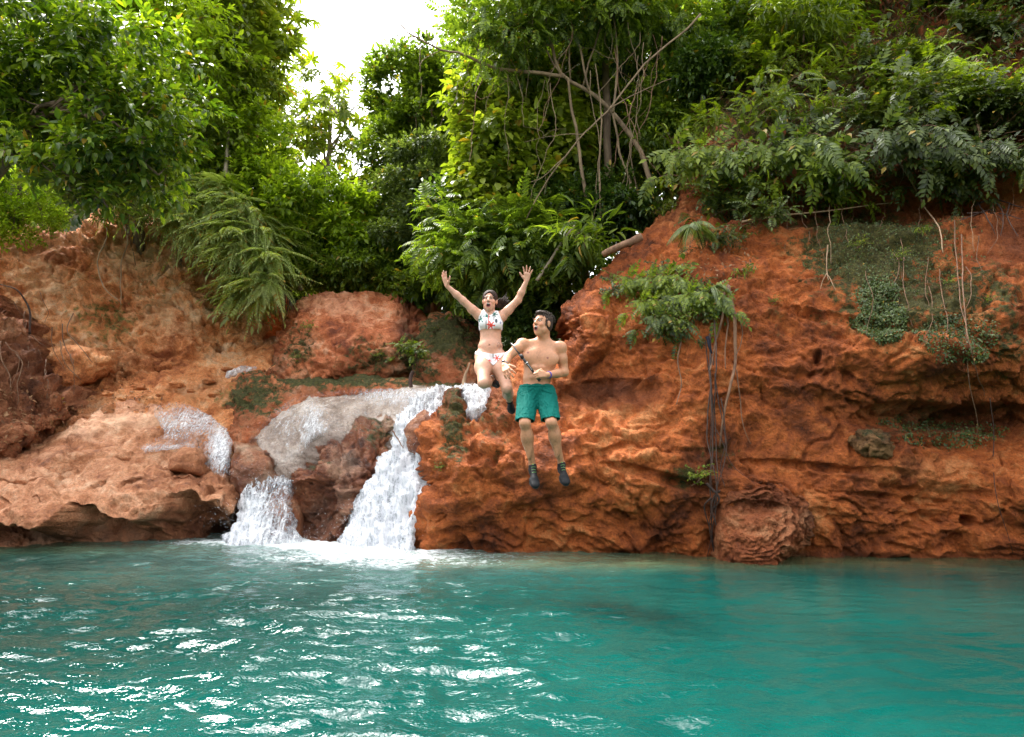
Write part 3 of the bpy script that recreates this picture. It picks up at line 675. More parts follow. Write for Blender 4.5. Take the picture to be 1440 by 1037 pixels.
# ================================================================== pool water
def pool():
    nr, ncol = 760, 860
    yy = -3 + (np.linspace(0, 1, nr) ** 1.25) * 21; tt = np.linspace(-1.15, 1.15, ncol)
    T, Y = np.meshgrid(tt, yy); X = T * (Y + 4.2)
    p = np.stack([X, Y, 0 * X], -1)
    src = P(530, 765, W(765)); src2 = P(385, 745, W(745))
    r1 = np.hypot(X - src[0], Y - src[1]); r2 = np.hypot(X - src2[0], Y - src2[1])
    calm = sstep(2.6, -1.0, X - .15 * Y)             # 1 on the left, 0 on the right
    amp = .30 + .85 * calm
    amp = amp * (1 - .35 * sstep(4.5, 8.5, Y))
    wp = p + .25 * np.stack([fbm(p, 1.2, 2, 91), fbm(p, 1.2, 2, 92), 0 * X], -1)
    q = wp * np.array([.45, 1.0, 1]); ang = .25
    q2 = np.stack([q[..., 0] * math.cos(ang) + q[..., 1] * math.sin(ang), -q[..., 0] * math.sin(ang) + q[..., 1] * math.cos(ang), 0 * X], -1)
    z = .048 * fbm(q, .60, 2, 51) + .030 * fbm(q2, .22, 2, 52, ridged=True) + .014 * fbm(q2 * np.array([.8, 1, 1]), .10, 2, 55)
    z = z + .008 * np.sin(r1 * 2 * PI / .42 + 4 * fbm(p, .8, 2, 56)) * np.exp(-r1 / 3.5) + .007 * np.sin(r2 * 2 * PI / .35 + 4 * fbm(p, .8, 2, 58)) * np.exp(-r2 / 3)
    z = z * amp
    foam = 1.15 * np.exp(-(r1 / 1.15) ** 2) + 1.05 * np.exp(-(r2 / .95) ** 2) + .40 * np.exp(-(r1 / 2.4) ** 2)
    mid = P(440, 758, W(758)); foam += .62 * np.exp(-((X - mid[0]) / 1.7) ** 2 - ((Y - mid[1] + .15) / .42) ** 2)
    m3 = P(330, 765, W(765)); foam += .55 * np.exp(-((X - m3[0]) / 1.3) ** 2 - ((Y - m3[1]) / .40) ** 2)
    m4 = P(560, 790, W(790)); foam += .34 * np.exp(-((X - m4[0]) / 1.6) ** 2 - ((Y - m4[1]) / .7) ** 2)
    z = z + .05 * np.clip(foam, 0, 1) * fbm(p, .16, 3, 61)
    foam = foam * (1 + .5 * fbm(p, .5, 3, 62)) * .95
    air = .80 * np.exp(-(r1 / 2.2) ** 2) + .55 * np.exp(-(r2 / 1.9) ** 2) 
    shallow = .75 * sstep(W(812), W(786), Y) * sstep(-2.0, -.8, X) + .45 * sstep(8.6, 9.6, Y) * sstep(-2.5, -5, X)
    shallow = np.clip(shallow * (1 + .6 * fbm(p, .7, 3, 63)), 0, .9)
    V = np.stack([X, Y, z], -1).reshape(-1, 3)
    k, j = np.meshgrid(np.arange(nr - 1), np.arange(ncol - 1), indexing='ij'); a = (k * ncol + j).ravel()
    o = mk('water', V, [np.stack([a, a + 1, a + ncol + 1, a + ncol], 1)], m_water, attrs={'foam': foam.ravel(), 'shallow': shallow.ravel(), 'air': np.clip(air, 0, .85).ravel(), 'chop': (amp * (1)).ravel()})
    tag(o, kind='structure')
pool()

# ================================================================== falling water
def fallpost(freq, amp, seed):
    def f(V, x, y, Nn):
        q = V * np.array([1, .5, .28]); q2 = V
        d = fbm(V * [1, .6, .16], freq * .5, 3, seed) * amp * .8 + fbm(q, freq, 3, seed) * amp * .5 + fbm(V * [1, .6, .4], .05, 3, seed + 4) * amp * .30
        return V + Nn * d[:, None]
    return f
def fall(name, poly, ctrl, mat, label, seed, rw=10, rd=.18, amp=.16, pale=(), freq=.28, thick=.25):
    return relief(name, poly, ctrl, mat, step=1.7, roundw=rw, roundd=rd, thick=thick, amp=.03, strata=0, seed=seed, rough=.4, post=fallpost(freq, amp, seed), pale=pale, label=label, cat='waterfall')
fall('waterfall', [(600, 548), (640, 543), (652, 545), (668, 543), (684, 545), (684, 575), (640, 600), (616, 640), (618, 700), (590, 740), (575, 790), (470, 790), (478, 752), (488, 720), (505, 688), (530, 660), (546, 628), (556, 596), (570, 572)],
     [(600, 548, 11.1), (680, 556, 9.9), (645, 548, 10.75), (570, 590, 10.95), (610, 600, 10.35), (545, 650, 10.65), (600, 650, 10.2), (520, 700, 10.3), (580, 700, 9.9), (480, 780, 9.9), (570, 780, 9.55)],
     m_fall, 'tall white cascade tumbling between the jagged rock and the red cliff', 71, amp=.24, pale=[(560, 680, 90, 130, .3), (530, 760, 60, 40, .5)])
fall('waterfall', [(352, 670), (375, 668), (398, 672), (410, 680), (404, 704), (414, 735), (420, 770), (308, 775), (322, 748), (336, 718), (340, 688)],
     [(345, 675, 10.95), (400, 675, 10.95), (340, 720, 10.6), (410, 720, 10.55), (320, 765, 10.1), (425, 760, 10.35), (380, 745, 10.3)],
     m_fall, 'low broad cascade of white water beside the flat boulder', 73, amp=.18, pale=[(340, 740, 36, 50, .35)])
fall('stream_run', [(214, 570), (260, 566), (290, 582), (318, 604), (328, 622), (322, 650), (320, 676), (296, 662), (284, 640), (262, 628), (205, 636), (192, 628), (230, 612), (222, 590)],
     [(225, 575, 12.1), (280, 585, 12.05), (320, 610, 11.7), (315, 665, 11.05), (280, 640, 11.2), (215, 630, 11.35)],
     m_film, 'thin stream running down the side of the pale sloping boulder', 75, rw=6, rd=.08, amp=.06, pale=[(310, 630, 18, 34, .5), (235, 632, 40, 6, .28), (270, 592, 60, 22, .30), (250, 610, 40, 12, .16)], thick=.1)
fall('stream_run', [(316, 534), (320, 522), (340, 515), (362, 516), (352, 524), (336, 530)], [(320, 528, 13.3), (350, 520, 13.7)],
     m_fall, 'short patch of white rapid upstream of the mossy ledge', 77, rw=5, rd=.08, amp=.05, thick=.1)
# the veil over the slide rock follows that rock's own surface, a few cm proud of it
fall('water_veil', [(344, 640), (352, 606), (376, 584), (400, 566), (440, 552), (500, 547), (560, 546), (610, 547), (604, 570), (560, 600), (545, 590), (510, 590), (480, 606), (440, 620), (420, 650), (400, 660), (378, 655)],
     [(a, b, c - .14) for a, b, c in slide_ctrl], m_film, 'thin veil of water over the smooth grey brown boulder', 79, rw=10, rd=.2, amp=.05,
     pale=[(440, 605, 20, 40, .34), (560, 556, 60, 14, .25), (405, 595, 26, 30, .12)], thick=.1)

def spray():
    V = []; F = []; r = np.random.RandomState(3)
    ico = np.array([[0, 0, 1], [1, 0, 0], [0, 1, 0], [-1, 0, 0], [0, -1, 0], [0, 0, -1]], float)
    fc = np.array([[0, 1, 2], [0, 2, 3], [0, 3, 4], [0, 4, 1], [5, 2, 1], [5, 3, 2], [5, 4, 3], [5, 1, 4]])
    pts = []
    for (x, y, d, sx, sy, sd_, n) in [(530, 745, 9.7, 34, 30, .35, 420), (500, 735, 9.9, 14, 24, .3, 120), (330, 735, 10.2, 24, 24, .35, 160), (440, 755, 9.9, 60, 10, .5, 160), (575, 650, 10.1, 22, 50, .3, 160), (470, 600, 11.0, 50, 30, .3, 120), (345, 668, 10.8, 30, 20, .3, 90)]:
        q = P(x + r.normal(size=n) * sx, y - abs(r.normal(size=n)) * sy * .8 + sy * .3, d + r.normal(size=n) * sd_ * .5); pts.append(q[q[:, 2] > .01])
    pts = np.concatenate(pts); s = r.uniform(.0015, .0055, len(pts)) 
    V = (pts[:, None] + ico[None] * s[:, None, None]).reshape(-1, 3); F = (fc[None] + 6 * np.arange(len(pts))[:, None, None]).reshape(-1, 3)
    o = mk('water_spray', V, [F], plain_mat('droplets', (.85, .87, .9), .1, .6, bump=0)); tag(o, 'white droplets thrown up where the cascades hit the pool', 'spray', kind='stuff')
spray()
# ================================================================== leaf templates  (axis +Y, face +Z)
def T_leaf(w=.42, droop=.18, fold=.10):
    V = np.array([[0, 0, 0], [-w * .42, .28, fold], [0, .3, .0], [w * .42, .28, fold], [-w * .36, .66, fold * .6 - droop * .35], [0, .68, -droop * .4], [w * .36, .66, fold * .6 - droop * .35], [0, 1, -droop]])
    q = [[0, 1, 2, 2], [0, 2, 3, 3], [1, 4, 5, 2], [2, 5, 6, 3], [4, 7, 5, 5], [5, 7, 6, 6]]
    t = [[0, 2, 1], [0, 3, 2], [1, 2, 5], [1, 5, 4], [2, 3, 6], [2, 6, 5], [4, 5, 7], [5, 6, 7]]
    return V, np.array(t)
def T_small(w=.5, droop=.12, fold=.08):
    V = np.array([[0, 0, 0], [-w * .5, .45, fold], [0, .5, 0], [w * .5, .45, fold], [0, 1, -droop]])
    return V, np.array([[0, 2, 1], [0, 3, 2], [1, 2, 4], [2, 3, 4]])
def rotm(d, n):
    d = nrm(d); x = nrm(np.cross(d, n)); n = np.cross(x, d)
    return np.stack([x, d, n], -1)
def inst(T, pos, d, n, s):
    V, F = T; R = rotm(d, n)
    s = np.broadcast_to(s, (len(pos),))
    out = np.einsum('nij,vj->nvi', R, V) * s[:, None, None] + pos[:, None]
    return out.reshape(-1, 3), (F[None] + len(V) * np.arange(len(pos))[:, None, None]).reshape(-1, 3)
def join(parts):
    Vs, Fs, o = [], [], 0
    for V, F in parts: Vs.append(V); Fs.append(F + o); o += len(V)
    return np.concatenate(Vs), np.concatenate(Fs)
def T_pinnate(n=6, lw=.42, ll=.34, droop=.35, base=T_small, taper=True):
    ps, ds, ns, ss = [], [], [], []
    for k in range(n):
        t = .15 + .8 * k / (n - 1); y = t; z = -droop * t * t
        l = ll * (math.sin(PI * min(1, t * .9 + .12)) ** .6 if taper else 1)
        for sg in (-1, 1):
            ps.append([0, y, z]); ds.append([sg * .86, .5, -.12 - droop * t]); ns.append([0, droop * t, 1]); ss.append(l)
    ps.append([0, .95, -droop * .9]); ds.append([0, 1, -droop * 1.6]); ns.append([0, 1, 1]); ss.append(ll * .9)
    V, F = inst(base(lw), np.array(ps, float), np.array(ds, float), np.array(ns, float), np.array(ss))
    r = np.array([[-.008, 0, 0], [.008, 0, 0], [-.008, .5, -droop * .25], [.008, .5, -droop * .25], [-.004, 1, -droop], [.004, 1, -droop]])
    return join([(V, F), (r, np.array([[0, 1, 3], [0, 3, 2], [2, 3, 5], [2, 5, 4]]))])
def T_palmate(n=8, w=.34, droop=.35):
    ps = []; a = np.linspace(-2.3, 2.3, n)
    d = np.stack([np.sin(a), np.cos(a), np.full(n, -.12)], -1)
    l = .62 - .14 * np.abs(a) / 2.3
    return inst(T_leaf(w, droop), np.tile([0, .1, 0.], (n, 1)), d, np.tile([0, 0, 1.], (n, 1)), l)
T_B = T_leaf(.5, .22, .1); T_L = T_leaf(.26, .3, .06); T_S = T_small(.55); T_R = T_leaf(.75, .2, .08)
T_P = T_pinnate(6, .5, .36); T_F = T_pinnate(15, .30, .24, .55); T_F2 = T_pinnate(20, .22, .17, .8); T_PM = T_palmate(); T_G = T_pinnate(7, .36, .42, .4, T_leaf)

def crown(blobs, n, T, size, per=5, seed=0, up=.5, gap=.0, clump=.34, droop=.2, stem=1.6, flat=.6):
    """shoots of `per` leaves grouped in clumps spread over the blobs' volume"""
    r = np.random.RandomState(seed); P_, D_, N_, S_ = [], [], [], []; cl = []
    vol = np.array([b[3] * b[4] for b in blobs], float); vol /= vol.sum()
    for b, v in zip(blobs, vol):
        px, py, d, rx, ry, rd = b; c = P(px, py, d); sx = rx * d / FPX; sz = ry * d / FPX
        ns = max(4, int(n * v)); rc = clump * min(sx, sz) + .05
        nc = max(4, int(.9 * (sx * sz + rd * sz + rd * sx) / (rc * rc)))
        u = nrm(r.normal(size=(nc, 3))) * (r.uniform(.15, 1, nc) ** .4)[:, None]
        cc = c + u * np.array([sx, rd, sz])
        keep = perlin(cc / 1.1, seed) > -.5 + gap; cc = cc[keep] if keep.sum() > 3 else cc
        cl.append(cc)
        k = r.randint(0, len(cc), ns); o = nrm(r.normal(size=(ns, 3)) + np.array([0, 0, up])) 
        rad = rc * r.uniform(.35, 1.15, ns)[:, None] * r.uniform(.7, 1.25, len(cc))[k][:, None]
        base = cc[k] + o * rad * np.array([1.15, 1.15, flat])
        dirs = nrm(o + nrm(cc[k] - c) * .5 + r.normal(size=(ns, 3)) * .35 + np.array([0, 0, .1]))
        L = size * stem
        for j in range(per):
            t = (j + .4) / per; az = j * 2.4 + r.uniform(0, 6.28, ns)
            a = nrm(np.cross(dirs, r.normal(size=(ns, 3)))); b2 = np.cross(dirs, a)
            side = np.cos(az)[:, None] * a + np.sin(az)[:, None] * b2
            P_.append(base + dirs * L * t); D_.append(nrm(side * (1.0 - .5 * t) + dirs * (.35 + .8 * t) + np.array([0, 0, -droop])))
            N_.append(nrm(np.array([0, 0, 1.]) + r.normal(size=(ns, 3)) * .35 + dirs * .3)); S_.append(size * r.uniform(.65, 1.2, ns))
    V, F = inst(T, np.concatenate(P_), np.concatenate(D_), np.concatenate(N_), np.concatenate(S_))
    return V, F, cl

G = leaf_mat
lm = {
 'fore': G('glossy_dark_leaves', (.018, .040, .006), (.070, .130, .010), (.22, .29, .02), .40, .32, spec=.45),
 'bright': G('bright_green_leaves', (.075, .125, .010), (.20, .29, .022), (.36, .46, .045), .55),
 'yellow': G('yellow_green_leaves', (.075, .115, .012), (.18, .24, .024), (.32, .37, .05), .42, oddp=.03),
 'mid': G('mid_green_leaves', (.036, .070, .010), (.10, .155, .018), (.20, .27, .035), .5),
 'olive': G('olive_green_leaves', (.05, .075, .012), (.12, .165, .025), (.22, .27, .055), .42),
 'dark': G('dark_green_leaves', (.014, .034, .007), (.042, .082, .013), (.10, .16, .026), .32),
 'grey': G('greyish_green_leaves', (.04, .062, .020), (.10, .14, .042), (.19, .24, .09), .4),
 'fern': G('fern_fronds', (.14, .18, .06), (.28, .34, .12), (.42, .50, .22), .5, .5, oddp=.05),
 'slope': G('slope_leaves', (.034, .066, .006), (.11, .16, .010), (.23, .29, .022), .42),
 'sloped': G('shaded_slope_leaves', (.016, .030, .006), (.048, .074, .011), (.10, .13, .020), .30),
 'palm': G('palm_fronds', (.010, .03, .014), (.03, .065, .03), (.08, .13, .06), .2, .35, spec=.6, tcol=(1.2, 1.3, .8)),
 'ivy': G('creeper_leaves', (.028, .046, .012), (.06, .092, .022), (.11, .15, .04), .2),
}

def limbs(mb, pts, r0, r1, sides=8, n=14, amp=.06, seed=0):
    p = wob(spline(pts, n), amp, .8, seed); mb.tube(p, np.linspace(r0, r1, n), sides); return p

def tree(label, trunk, r0, blobs, n, T, size, mat, seed, per=5, name='tree', cat='tree', bark=None, group=None, nbr=16, gap=0, up=.5, clump=.34, droop=.2, stem=1.6, extra=None, base=None, flat=.6):
    """trunk: list of (px,py,d) from the foot upwards"""
    tp = np.array([P(*t) for t in trunk])
    if base is None: base = tp[0]
    root = empty(name, base, label, cat, group)
    V, F, cl = crown(blobs, n, T, size, per, seed, up, gap, clump, droop, stem, flat)
    mb = MB(); main = limbs(mb, tp, r0, r0 * .45, 9, 18, .10, seed)
    r = np.random.RandomState(seed + 1)
    for b, cc in zip(blobs, cl):
        c = P(*b[:3]); k = len(main) // 2 + r.randint(0, len(main) // 2); s0 = main[k]
        m = (s0 + c) / 2 + np.array([0, 0, .15 * np.linalg.norm(c - s0)])
        lp = limbs(mb, [s0, m, c], r0 * .38, r0 * .14, 6, 10, .15, seed + 3)
        for q in cc[r.permutation(len(cc))[:max(2, nbr // len(blobs))]]:
            s1 = lp[r.randint(3, len(lp))]; limbs(mb, [s1, (s1 + q) / 2 + r.normal(size=3) * .1 + np.array([0, 0, .1]), q], r0 * .12, r0 * .04 + .003, 4, 7, .08, seed + 7)
    if extra:
        for pl, ra, rb in extra: limbs(mb, [P(*t) for t in pl], ra, rb, 6, 16, .05, seed + 9)
    mb.build('trunk', bark or m_bark, root)
    mk('crown', V, [F], mat, root, smooth=False)
    return root

# ---- far trees that close the valley behind
fg = 'trees closing the gorge far behind'
far = [(-260, 26, -180, 240, 330, 'mid'), (-60, 27, -160, 230, 300, 'dark'), (120, 25, -110, 200, 270, 'mid'), (270, 26, -60, 160, 250, 'olive'),
       (366, 25, 200, 60, 130, 'yellow'), (455, 29, 300, 90, 100, 'yellow'), (530, 26, 270, 80, 150, 'bright'), (625, 24, 120, 80, 250, 'dark'), (770, 25, 10, 110, 300, 'mid'), (880, 22, -120, 190, 330, 'dark'), (1040, 21, -200, 200, 330, 'mid')]
farlab = ['dark green tree far left beyond the overhanging foreground boughs', 'deep green tree hidden behind the left foreground foliage', 'mid green tree rising behind the left clay bank', 'olive green tree behind the slanting pale trunk',
          'light green tree filling the lower left of the sky gap', 'yellow green treetop low in the middle of the sky gap', 'green tree beyond the umbrella leaved tree', 'dark tree behind the tall vine draped tree', 'green tree behind the round leaved yellow green tree', 'dark tree behind the forked bare trunk', 'tree behind the crest of the right slope']
for i, ((px, d, top, rx, ry, mt), lb) in enumerate(zip(far, farlab)):
    cy = top + ry * .55
    bl = [(px, cy, d, rx * .75, ry * .5, 2.2), (px - rx * .4, cy + ry * .4, d - .5, rx * .55, ry * .35, 1.8), (px + rx * .4, cy + ry * .35, d, rx * .55, ry * .38, 1.8), (px + rx * .1, cy + ry * .8, d - .6, rx * .7, ry * .35, 2)]
    tree(lb, [(px, cy + ry * 1.3, d), (px + 6, cy + ry * .5, d), (px, cy, d)], .22, bl, 3200, T_S, .30, lm[mt], 200 + i, per=4, group=fg, clump=.26, nbr=10)

# ---- left side
tree('foreground tree with glossy dark leaves hanging over the left bank', [(-190, 560, 9.8), (-150, 400, 9.6), (-60, 290, 9.2), (0, 238, 8.9), (40, 185, 8.7), (110, 120, 8.6)], .10,
     [(40, 40, 8.8, 120, 80, 1.0), (170, 90, 8.7, 110, 60, .9), (60, 150, 8.5, 110, 60, .9), (180, 185, 8.5, 90, 42, .8), (110, 235, 8.4, 90, 38, .6), (215, 240, 8.6, 44, 34, .5), (20, 200, 8.6, 60, 36, .6), (-60, 90, 8.8, 100, 130, 1), (150, 290, 8.5, 56, 14, .3), (240, 150, 8.9, 40, 36, .5)],
     2900, T_B, .135, lm['fore'], 301, per=6, gap=.22, clump=.36, droop=.35, nbr=40, stem=1.9)
tree('bright green tree lit through its leaves above the left foreground boughs', [(190, 420, 15), (200, 250, 14.8), (215, 90, 14.5)], .14,
     [(250, 20, 13.8, 80, 60, 1.4), (200, 110, 13.8, 70, 50, 1.2), (290, 70, 14, 50, 50, 1.1), (150, 40, 14, 90, 70, 1.4), (70, 30, 14, 110, 70, 1.4), (240, -60, 14, 110, 50, 1.5), (0, 130, 14, 90, 90, 1.2)], 4200, T_B, .17, lm['bright'], 302, per=5, gap=.1)
tree('leaning tree with a pale bare trunk on the left slope', [(258, 330, 15.2), (268, 235, 15.2), (270, 178, 15.2), (300, 128, 15.2), (318, 80, 15.2)], .13,
     [(325, 40, 15.2, 44, 50, 1.2), (300, 90, 15.4, 50, 40, 1), (345, 130, 15.4, 36, 40, 1), (300, 210, 15.6, 60, 50, 1.1), (240, 190, 15.8, 60, 60, 1.1), (320, -60, 15.2, 60, 50, 1.2)], 3600, T_S, .16, lm['olive'], 303, per=5, bark=m_barkp, gap=.1,
     extra=[([(268, 235, 15.1), (290, 190, 15.0), (292, 165, 15.0)], .05, .02), ([(316, 250, 14.8), (320, 205, 14.8), (318, 160, 14.9)], .05, .025), ([(292, 128, 15.1), (280, 100, 15.1), (284, 60, 15.1)], .05, .02)])
tree('large lobed leaf tree whose branch tips stand against the sky, left of the gap', [(300, 380, 17), (320, 200, 16.8), (345, 60, 16.5)], .13,
     [(350, 40, 16.2, 30, 36, .9), (382, 24, 16, 22, 16, .5), (392, 72, 16, 20, 14, .5), (372, 110, 16, 26, 20, .6), (350, -30, 16, 40, 36, .8)], 140, T_PM, .55, lm['yellow'], 304, per=3, gap=0, clump=.5, bark=m_barkp, stem=1.2)
tree('airy umbrella tree with pale branches and lobed yellow green leaves in the sky gap', [(455, 420, 18.5), (452, 300, 18.5), (462, 220, 18.3), (466, 150, 18.2)], .11,
     [(455, 125, 18, 60, 14, .9), (500, 150, 18, 30, 16, .7), (420, 165, 18, 40, 20, .8), (480, 190, 18, 46, 22, .8), (440, 225, 18, 50, 26, .9), (505, 235, 18, 26, 20, .7), (400, 215, 18, 28, 30, .8), (470, 265, 18, 50, 20, .9)], 115, T_PM, .50, lm['yellow'], 305, per=3, gap=0, clump=.5, bark=m_barkp, nbr=40, stem=1.2, flat=.35)
tree('leafy green tree with a thin forked pale trunk beside the hanging ferns', [(422, 408, 15.5), (434, 350, 15.5), (448, 292, 15.5), (452, 250, 15.5)], .055,
     [(440, 275, 15.3, 56, 26, .9), (400, 300, 15.2, 40, 40, .8), (480, 300, 15.5, 46, 40, .9), (430, 335, 15.6, 40, 20, .6), (375, 250, 15.4, 30, 30, .7), (500, 350, 15.6, 40, 30, .7), (370, 340, 15.4, 34, 30, .6)], 2300, T_B, .17, lm['bright'], 306, per=5, bark=m_barkp,
     extra=[([(424, 408, 15.4), (420, 360, 15.4), (440, 310, 15.4)], .035, .02)])
tree('green bushy tree at the top of the left bank behind the ferns', [(330, 400, 15.6), (335, 330, 15.8), (330, 260, 15.8)], .09,
     [(350, 200, 15.6, 50, 50, 1), (300, 260, 15.6, 60, 40, .9), (360, 265, 15.5, 50, 36, .9), (250, 240, 15.4, 60, 40, .8), (330, 150, 15.8, 50, 34, .8)], 3200, T_S, .15, lm['bright'], 307, per=5)
tree('small leaved shrub spilling down over the far left of the bank', [(20, 330, 11.5), (30, 280, 11.4), (30, 240, 11.4)], .05,
     [(35, 270, 11.2, 46, 50, .5), (20, 320, 11.2, 44, 26, .4), (-50, 280, 11.2, 70, 80, .6), (60, 300, 11.2, 26, 36, .3)], 3400, T_S, .065, lm['bright'], 308, per=5, name='shrub', cat='shrub', clump=.24)
tree('olive shrub of drooping leaves hanging over the crest of the left clay bank', [(180, 330, 14), (180, 290, 14), (180, 260, 14)], .04,
     [(130, 296, 13.6, 60, 18, .4), (200, 290, 13.6, 50, 22, .5), (90, 250, 13.6, 50, 40, .5), (160, 240, 13.8, 70, 40, .6), (60, 290, 13, 40, 24, .4)], 1500, T_L, .14, lm['olive'], 309, per=5, name='shrub', cat='shrub')
# ---- centre
tree('tall vine draped dark tree standing against the sky in the centre', [(612, 440, 17.6), (616, 360, 17.5), (598, 265, 17.4), (585, 180, 17.4), (584, 110, 17.3)], .16,
     [(562, 100, 17.2, 36, 26, 1.0), (596, 104, 17.2, 34, 30, 1), (545, 130, 17.0, 26, 30, .8), (570, 170, 16.9, 50, 40, 1.0), (620, 140, 17.2, 44, 60, 1.1), (545, 225, 16.8, 38, 44, 1), (600, 240, 16.8, 50, 50, 1.1), (560, 300, 16.6, 50, 44, 1.1), (625, 310, 16.6, 46, 50, 1.1), (530, 350, 16.4, 44, 36, .9), (610, 375, 16.2, 60, 36, .9)], 8500, T_S, .15, lm['mid'], 320, per=5, gap=.12, clump=.27, nbr=40,
     extra=[([(609, 190, 16.9), (608, 165, 16.9), (606, 140, 16.9)], .06, .04), ([(580, 215, 16.5), (582, 175, 16.4), (578, 150, 16.4)], .03, .02), ([(624, 345, 16.0), (621, 310, 16.0), (618, 270, 16)], .05, .03), ([(590, 210, 16.5), (586, 180, 16.5), (590, 150, 16.5)], .02, .015)])
tree('grey green tree with tiered boughs left of the divided leaved thicket', [(600, 440, 15.5), (606, 380, 15.5), (600, 320, 15.4)], .08,
     [(590, 220, 15.3, 50, 20, .8), (570, 265, 15.2, 44, 20, .8), (610, 262, 15.2, 40, 20, .8), (600, 300, 15.1, 50, 18, .8), (560, 330, 15, 40, 18, .7), (620, 345, 15, 36, 18, .7)], 2600, T_S, .12, lm['grey'], 321, per=5, clump=.3, flat=.35)
tree('yellow green tree with large round leaves in the centre right', [(742, 440, 14), (735, 340, 13.8), (720, 250, 13.7), (715, 160, 13.6)], .09,
     [(680, 130, 13.4, 44, 34, .8), (725, 125, 13.4, 44, 40, .8), (670, 175, 13.3, 36, 30, .7), (700, 215, 13.2, 60, 40, .9), (735, 180, 13.3, 44, 40, .8), (680, 265, 13.2, 44, 34, .8), (740, 265, 13.2, 44, 40, .8), (700, 315, 13.1, 54, 30, .8), (780, 200, 13.6, 36, 60, .8), (800, 120, 13.8, 40, 40, .8)], 2700, T_R, .20, lm['yellow'], 322, per=5, gap=.1, clump=.3, droop=.4)
tree('green tree with small leaves filling in behind the forked trunk', [(820, 420, 15.5), (825, 280, 15.4), (830, 140, 15.2)], .12,
     [(800, 60, 15, 90, 60, 1.2), (880, 120, 15, 70, 60, 1.2), (840, 200, 15, 80, 60, 1.2), (790, 280, 15, 80, 50, 1.1), (900, 240, 15, 60, 60, 1), (700, 50, 15, 90, 60, 1.1)], 5000, T_S, .15, lm['mid'], 323, per=5)
# the forked bare tree on the right with its lianas
D1 = 12.2
m_barkt = bark_mat('tan_bark', (.09, .06, .035), (.27, .19, .11), 8)
ft = tree('forked tree with a mottled leaning trunk and long bare branches', [(922, 290, 12.4), (915, 262, D1), (896, 208, D1), (862, 161, D1), (828, 127, D1), (794, 108, D1), (777, 72, D1), (769, 22, D1), (760, -60, D1)],   .052,
     [(676, 40, 12, 34, 22, .5), (725, 20, 12, 44, 26, .6), (780, 10, 12, 60, 26, .6), (690, 70, 11.8, 40, 22, .5), (860, 10, 12, 70, 34, .6), (930, 20, 12.2, 50, 40, .6), (740, 60, 12, 40, 20, .5), (800, -60, 12, 160, 50, 1)], 1100, T_P, .30, lm['mid'], 330, per=3, bark=m_barkt, gap=.1, droop=.4, nbr=10,
     extra=[([(794, 108, D1), (752, 102, 12), (696, 95, 11.9), (650, 76, 11.8), (620, 70, 11.8), (565, 38, 11.8), (548, -10, 11.8)], .04, .008), ([(620, 70, 11.8), (600, 82, 11.8), (590, 95, 11.8)], .012, .005), ([(590, 52, 11.8), (560, 50, 11.8), (540, 46, 11.8)], .01, .004), ([(575, 43, 11.8), (580, 20, 11.8), (600, -5, 11.8)], .01, .004), ([(610, 66, 11.8), (596, 40, 11.8), (592, 10, 11.8)], .012, .004),
            ([(824, 278, 12.3), (815, 221, 12.3), (811, 183, 12.3), (803, 149, 12.3), (798, 110, 12.2)], .036, .024), ([(862, 158, 12), (868, 85, 12), (864, 10, 12), (868, -60, 12)], .024, .014), ([(828, 127, 12.1), (815, 68, 12.1), (794, 38, 12.1), (780, -20, 12)], .022, .010),
            ([(846, 310, 12.1), (842, 240, 12.1), (846, 170, 12.1), (838, 90, 12.1)], .022, .012), ([(887, 300, 12.3), (884, 255, 12.3), (872, 215, 12.3), (862, 160, 12.2)], .028, .02), ([(900, 290, 12.5), (890, 240, 12.5), (885, 200, 12.4)], .02, .012)])
def liana(label, pts, r, mat, seed, name='liana', group=None, amp=.05, n=26, more=()):
    mb = MB(); limbs(mb, [P(*t) for t in pts], r, r * .5, 6, n, amp, seed)
    for pl, ra in more: limbs(mb, [P(*t) for t in pl], ra, ra * .4, 5, 16, amp, seed + 2)
    o = mb.build(name, mat); tag(o, label, name.replace('_', ' '), group); return o
liana('long bare liana sweeping from the top of the slope down to the divided leaved thicket', [(985, 20, 11.4), (960, 47, 11.4), (904, 93, 11.4), (858, 153, 11.4), (820, 189, 11.4), (794, 221, 11.5), (769, 255, 11.6), (735, 318, 11.8)], .020, m_barkt, 1,
      more=[([(858, 153, 11.4), (900, 130, 11.3), (945, 112, 11.2)], .014), ([(794, 221, 11.5), (764, 250, 11.5), (742, 258, 11.5)], .01), ([(820, 189, 11.4), (780, 190, 11.4), (736, 200, 11.5)], .008)])
liana('short crooked stem leaning beside the left edge of the slope plants', [(940, 250, 11.3), (946, 232, 11.3), (955, 212, 11.3), (953, 196, 11.3)], .04, m_root, 2, amp=.03)
for i, (x0, y0, x1, y1, l) in enumerate([(700, -10, 716, 230, 'thin liana hanging in front of the round leaved tree'), (880, 0, 900, 200, 'thin liana hanging left of the bare stub on the slope'), (830, 100, 836, 330, 'straight liana dropping between the two forks of the bare tree'), (905, 60, 870, 300, 'slanting liana crossing behind the mottled trunk'), (590, 60, 584, 210, 'pale liana draped down the tall centre tree')]):
    d = 11.9 if i < 4 else 16
    liana(l, [(x0, y0, d), ((x0 + x1) / 2 + 6, (y0 + y1) / 2, d), (x1, y1, d)], .009 if i < 4 else .016, m_barkt, 10 + i, amp=.16)

